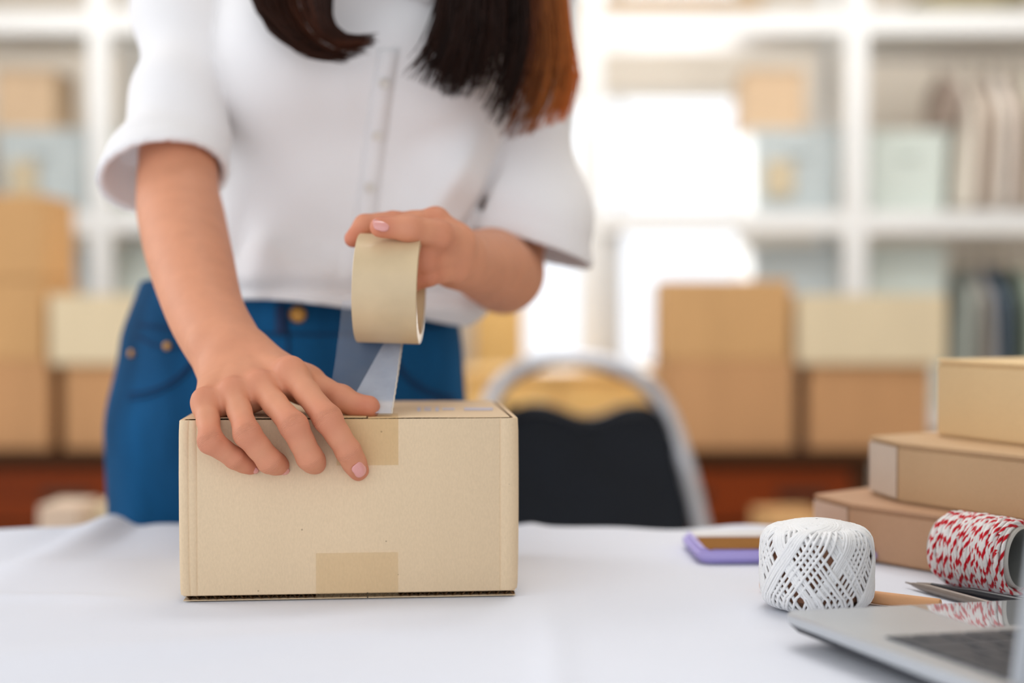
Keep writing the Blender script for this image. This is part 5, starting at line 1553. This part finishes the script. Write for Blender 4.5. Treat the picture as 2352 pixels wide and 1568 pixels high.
hc.ell(hp(0, 0.105, -0.040), (0.062, 0.075, 0.085), 0.02, Rrows, cut=True)
Xh, Yh, Zh = np.meshgrid(*hc.ax, indexing='ij', sparse=True)
hc.D += (0.0014 * np.sin(260 * (Xh - HEAD.x) + 30 * Zh)).astype(np.float32)
o = hc.build('hair_crown', M['hair'], person)
float_attr(o, 'tint', np.full(len(hc.V), 0.12))

# ---- roll of packing tape
M['tape_roll'] = mat('tan_wound_tape', srgb(208, 184, 146), 0.4, spec=0.4, var=0.10, vscale=22, coat=0.15)
M['tape_side'] = mat('tape_roll_edge', srgb(214, 204, 190), 0.6, var=0.05, vscale=120)
M['tape_core'] = mat('card_tape_core', srgb(198, 168, 128), 0.8)
M['clear_tape'] = tape_mat('clear_packing_tape', (0.90, 0.93, 0.97, 1), srgb(214, 220, 232), 0.16, 0.12)
TC = at(896, 663, 1.083); TR = 0.0415; TW = 0.0475
ax_t = Vector((math.cos(math.radians(1.5)), -math.sin(math.radians(1.5)), -0.03)).normalized()
s_t = Vector((0, 0, 1)).cross(ax_t).normalized(); u_t = ax_t.cross(s_t)
TM = Matrix((s_t, u_t, ax_t)).transposed()
tr_ = thing('tape_roll', TC, 'roll of clear packing tape held in the hand above the carton', 'tape')
h2 = TW / 2
MB().lathe([(TR - 0.0072, -h2), (TR - 0.0004, -h2), (TR, -h2 + 0.0004), (TR, h2 - 0.0004), (TR - 0.0004, h2), (TR - 0.0072, h2)], TC, 72, TM).build('wound_tape', M['tape_roll'], tr_, smooth=True)
MB().lathe([(TR - 0.0088, -h2 + 0.0004), (TR - 0.0070, -h2 + 0.0002), (TR - 0.0070, h2 - 0.0002), (TR - 0.0088, h2 - 0.0004), (TR - 0.0088, -h2 + 0.0004)], TC, 72, TM).build('core', M['tape_core'], tr_, smooth=True)
# the loose strip runs from the back of the roll down to the front edge of the carton lid
le = bp_(bx_x(742), 0.036, BH + 0.0026); re_ = bp_(bx_x(897), 0.007, BH + 0.0026)
lt2 = at(786, 690, 1.1242); rt2 = at(934, 694, 1.1242)
def stp(u, v):
    a_ = lt2 * (1 - u) + le * u; b_ = rt2 * (1 - u) + re_ * u
    p = a_ * (1 - v) + b_ * v
    return p + Vector((0, 0.010 * math.sin(math.pi * u) - 0.004 * math.sin(math.pi * v) * u, 0))
so = MB().grid(stp, 26, 12).build('tape_strip', M['clear_tape'], tr_, smooth='all')

M['sheen_film'] = tape_mat('painted_sheen_film', (0.93, 0.95, 0.98, 1), srgb(226, 232, 244), 0.46, 0.15)  # bright reflection on the strip, painted as a milky film
def sheen_pt(u, v):
    uu = 0.30 + 0.695 * u
    v0 = max(0.0, 1.0 - 0.70 * uu)
    return stp(uu, v0 + (1 - v0) * v) + Vector((0, -0.0006, 0.0005))
MB().grid(sheen_pt, 20, 8).build('tape_sheen', M['sheen_film'], tr_, smooth='all')['label'] = 'milky painted reflection on the right side of the loose strip'
edge = [stp(0.30 + 0.695 * k / 40, 1.0) + Vector((0.0002 * math.sin(k * 2.1), -0.0006, 0.0005)) for k in range(41)]
MB().tube(edge, 0.0006, 5, flat=0.4).build('cut_edge', M['tape_side'], tr_, smooth='all')
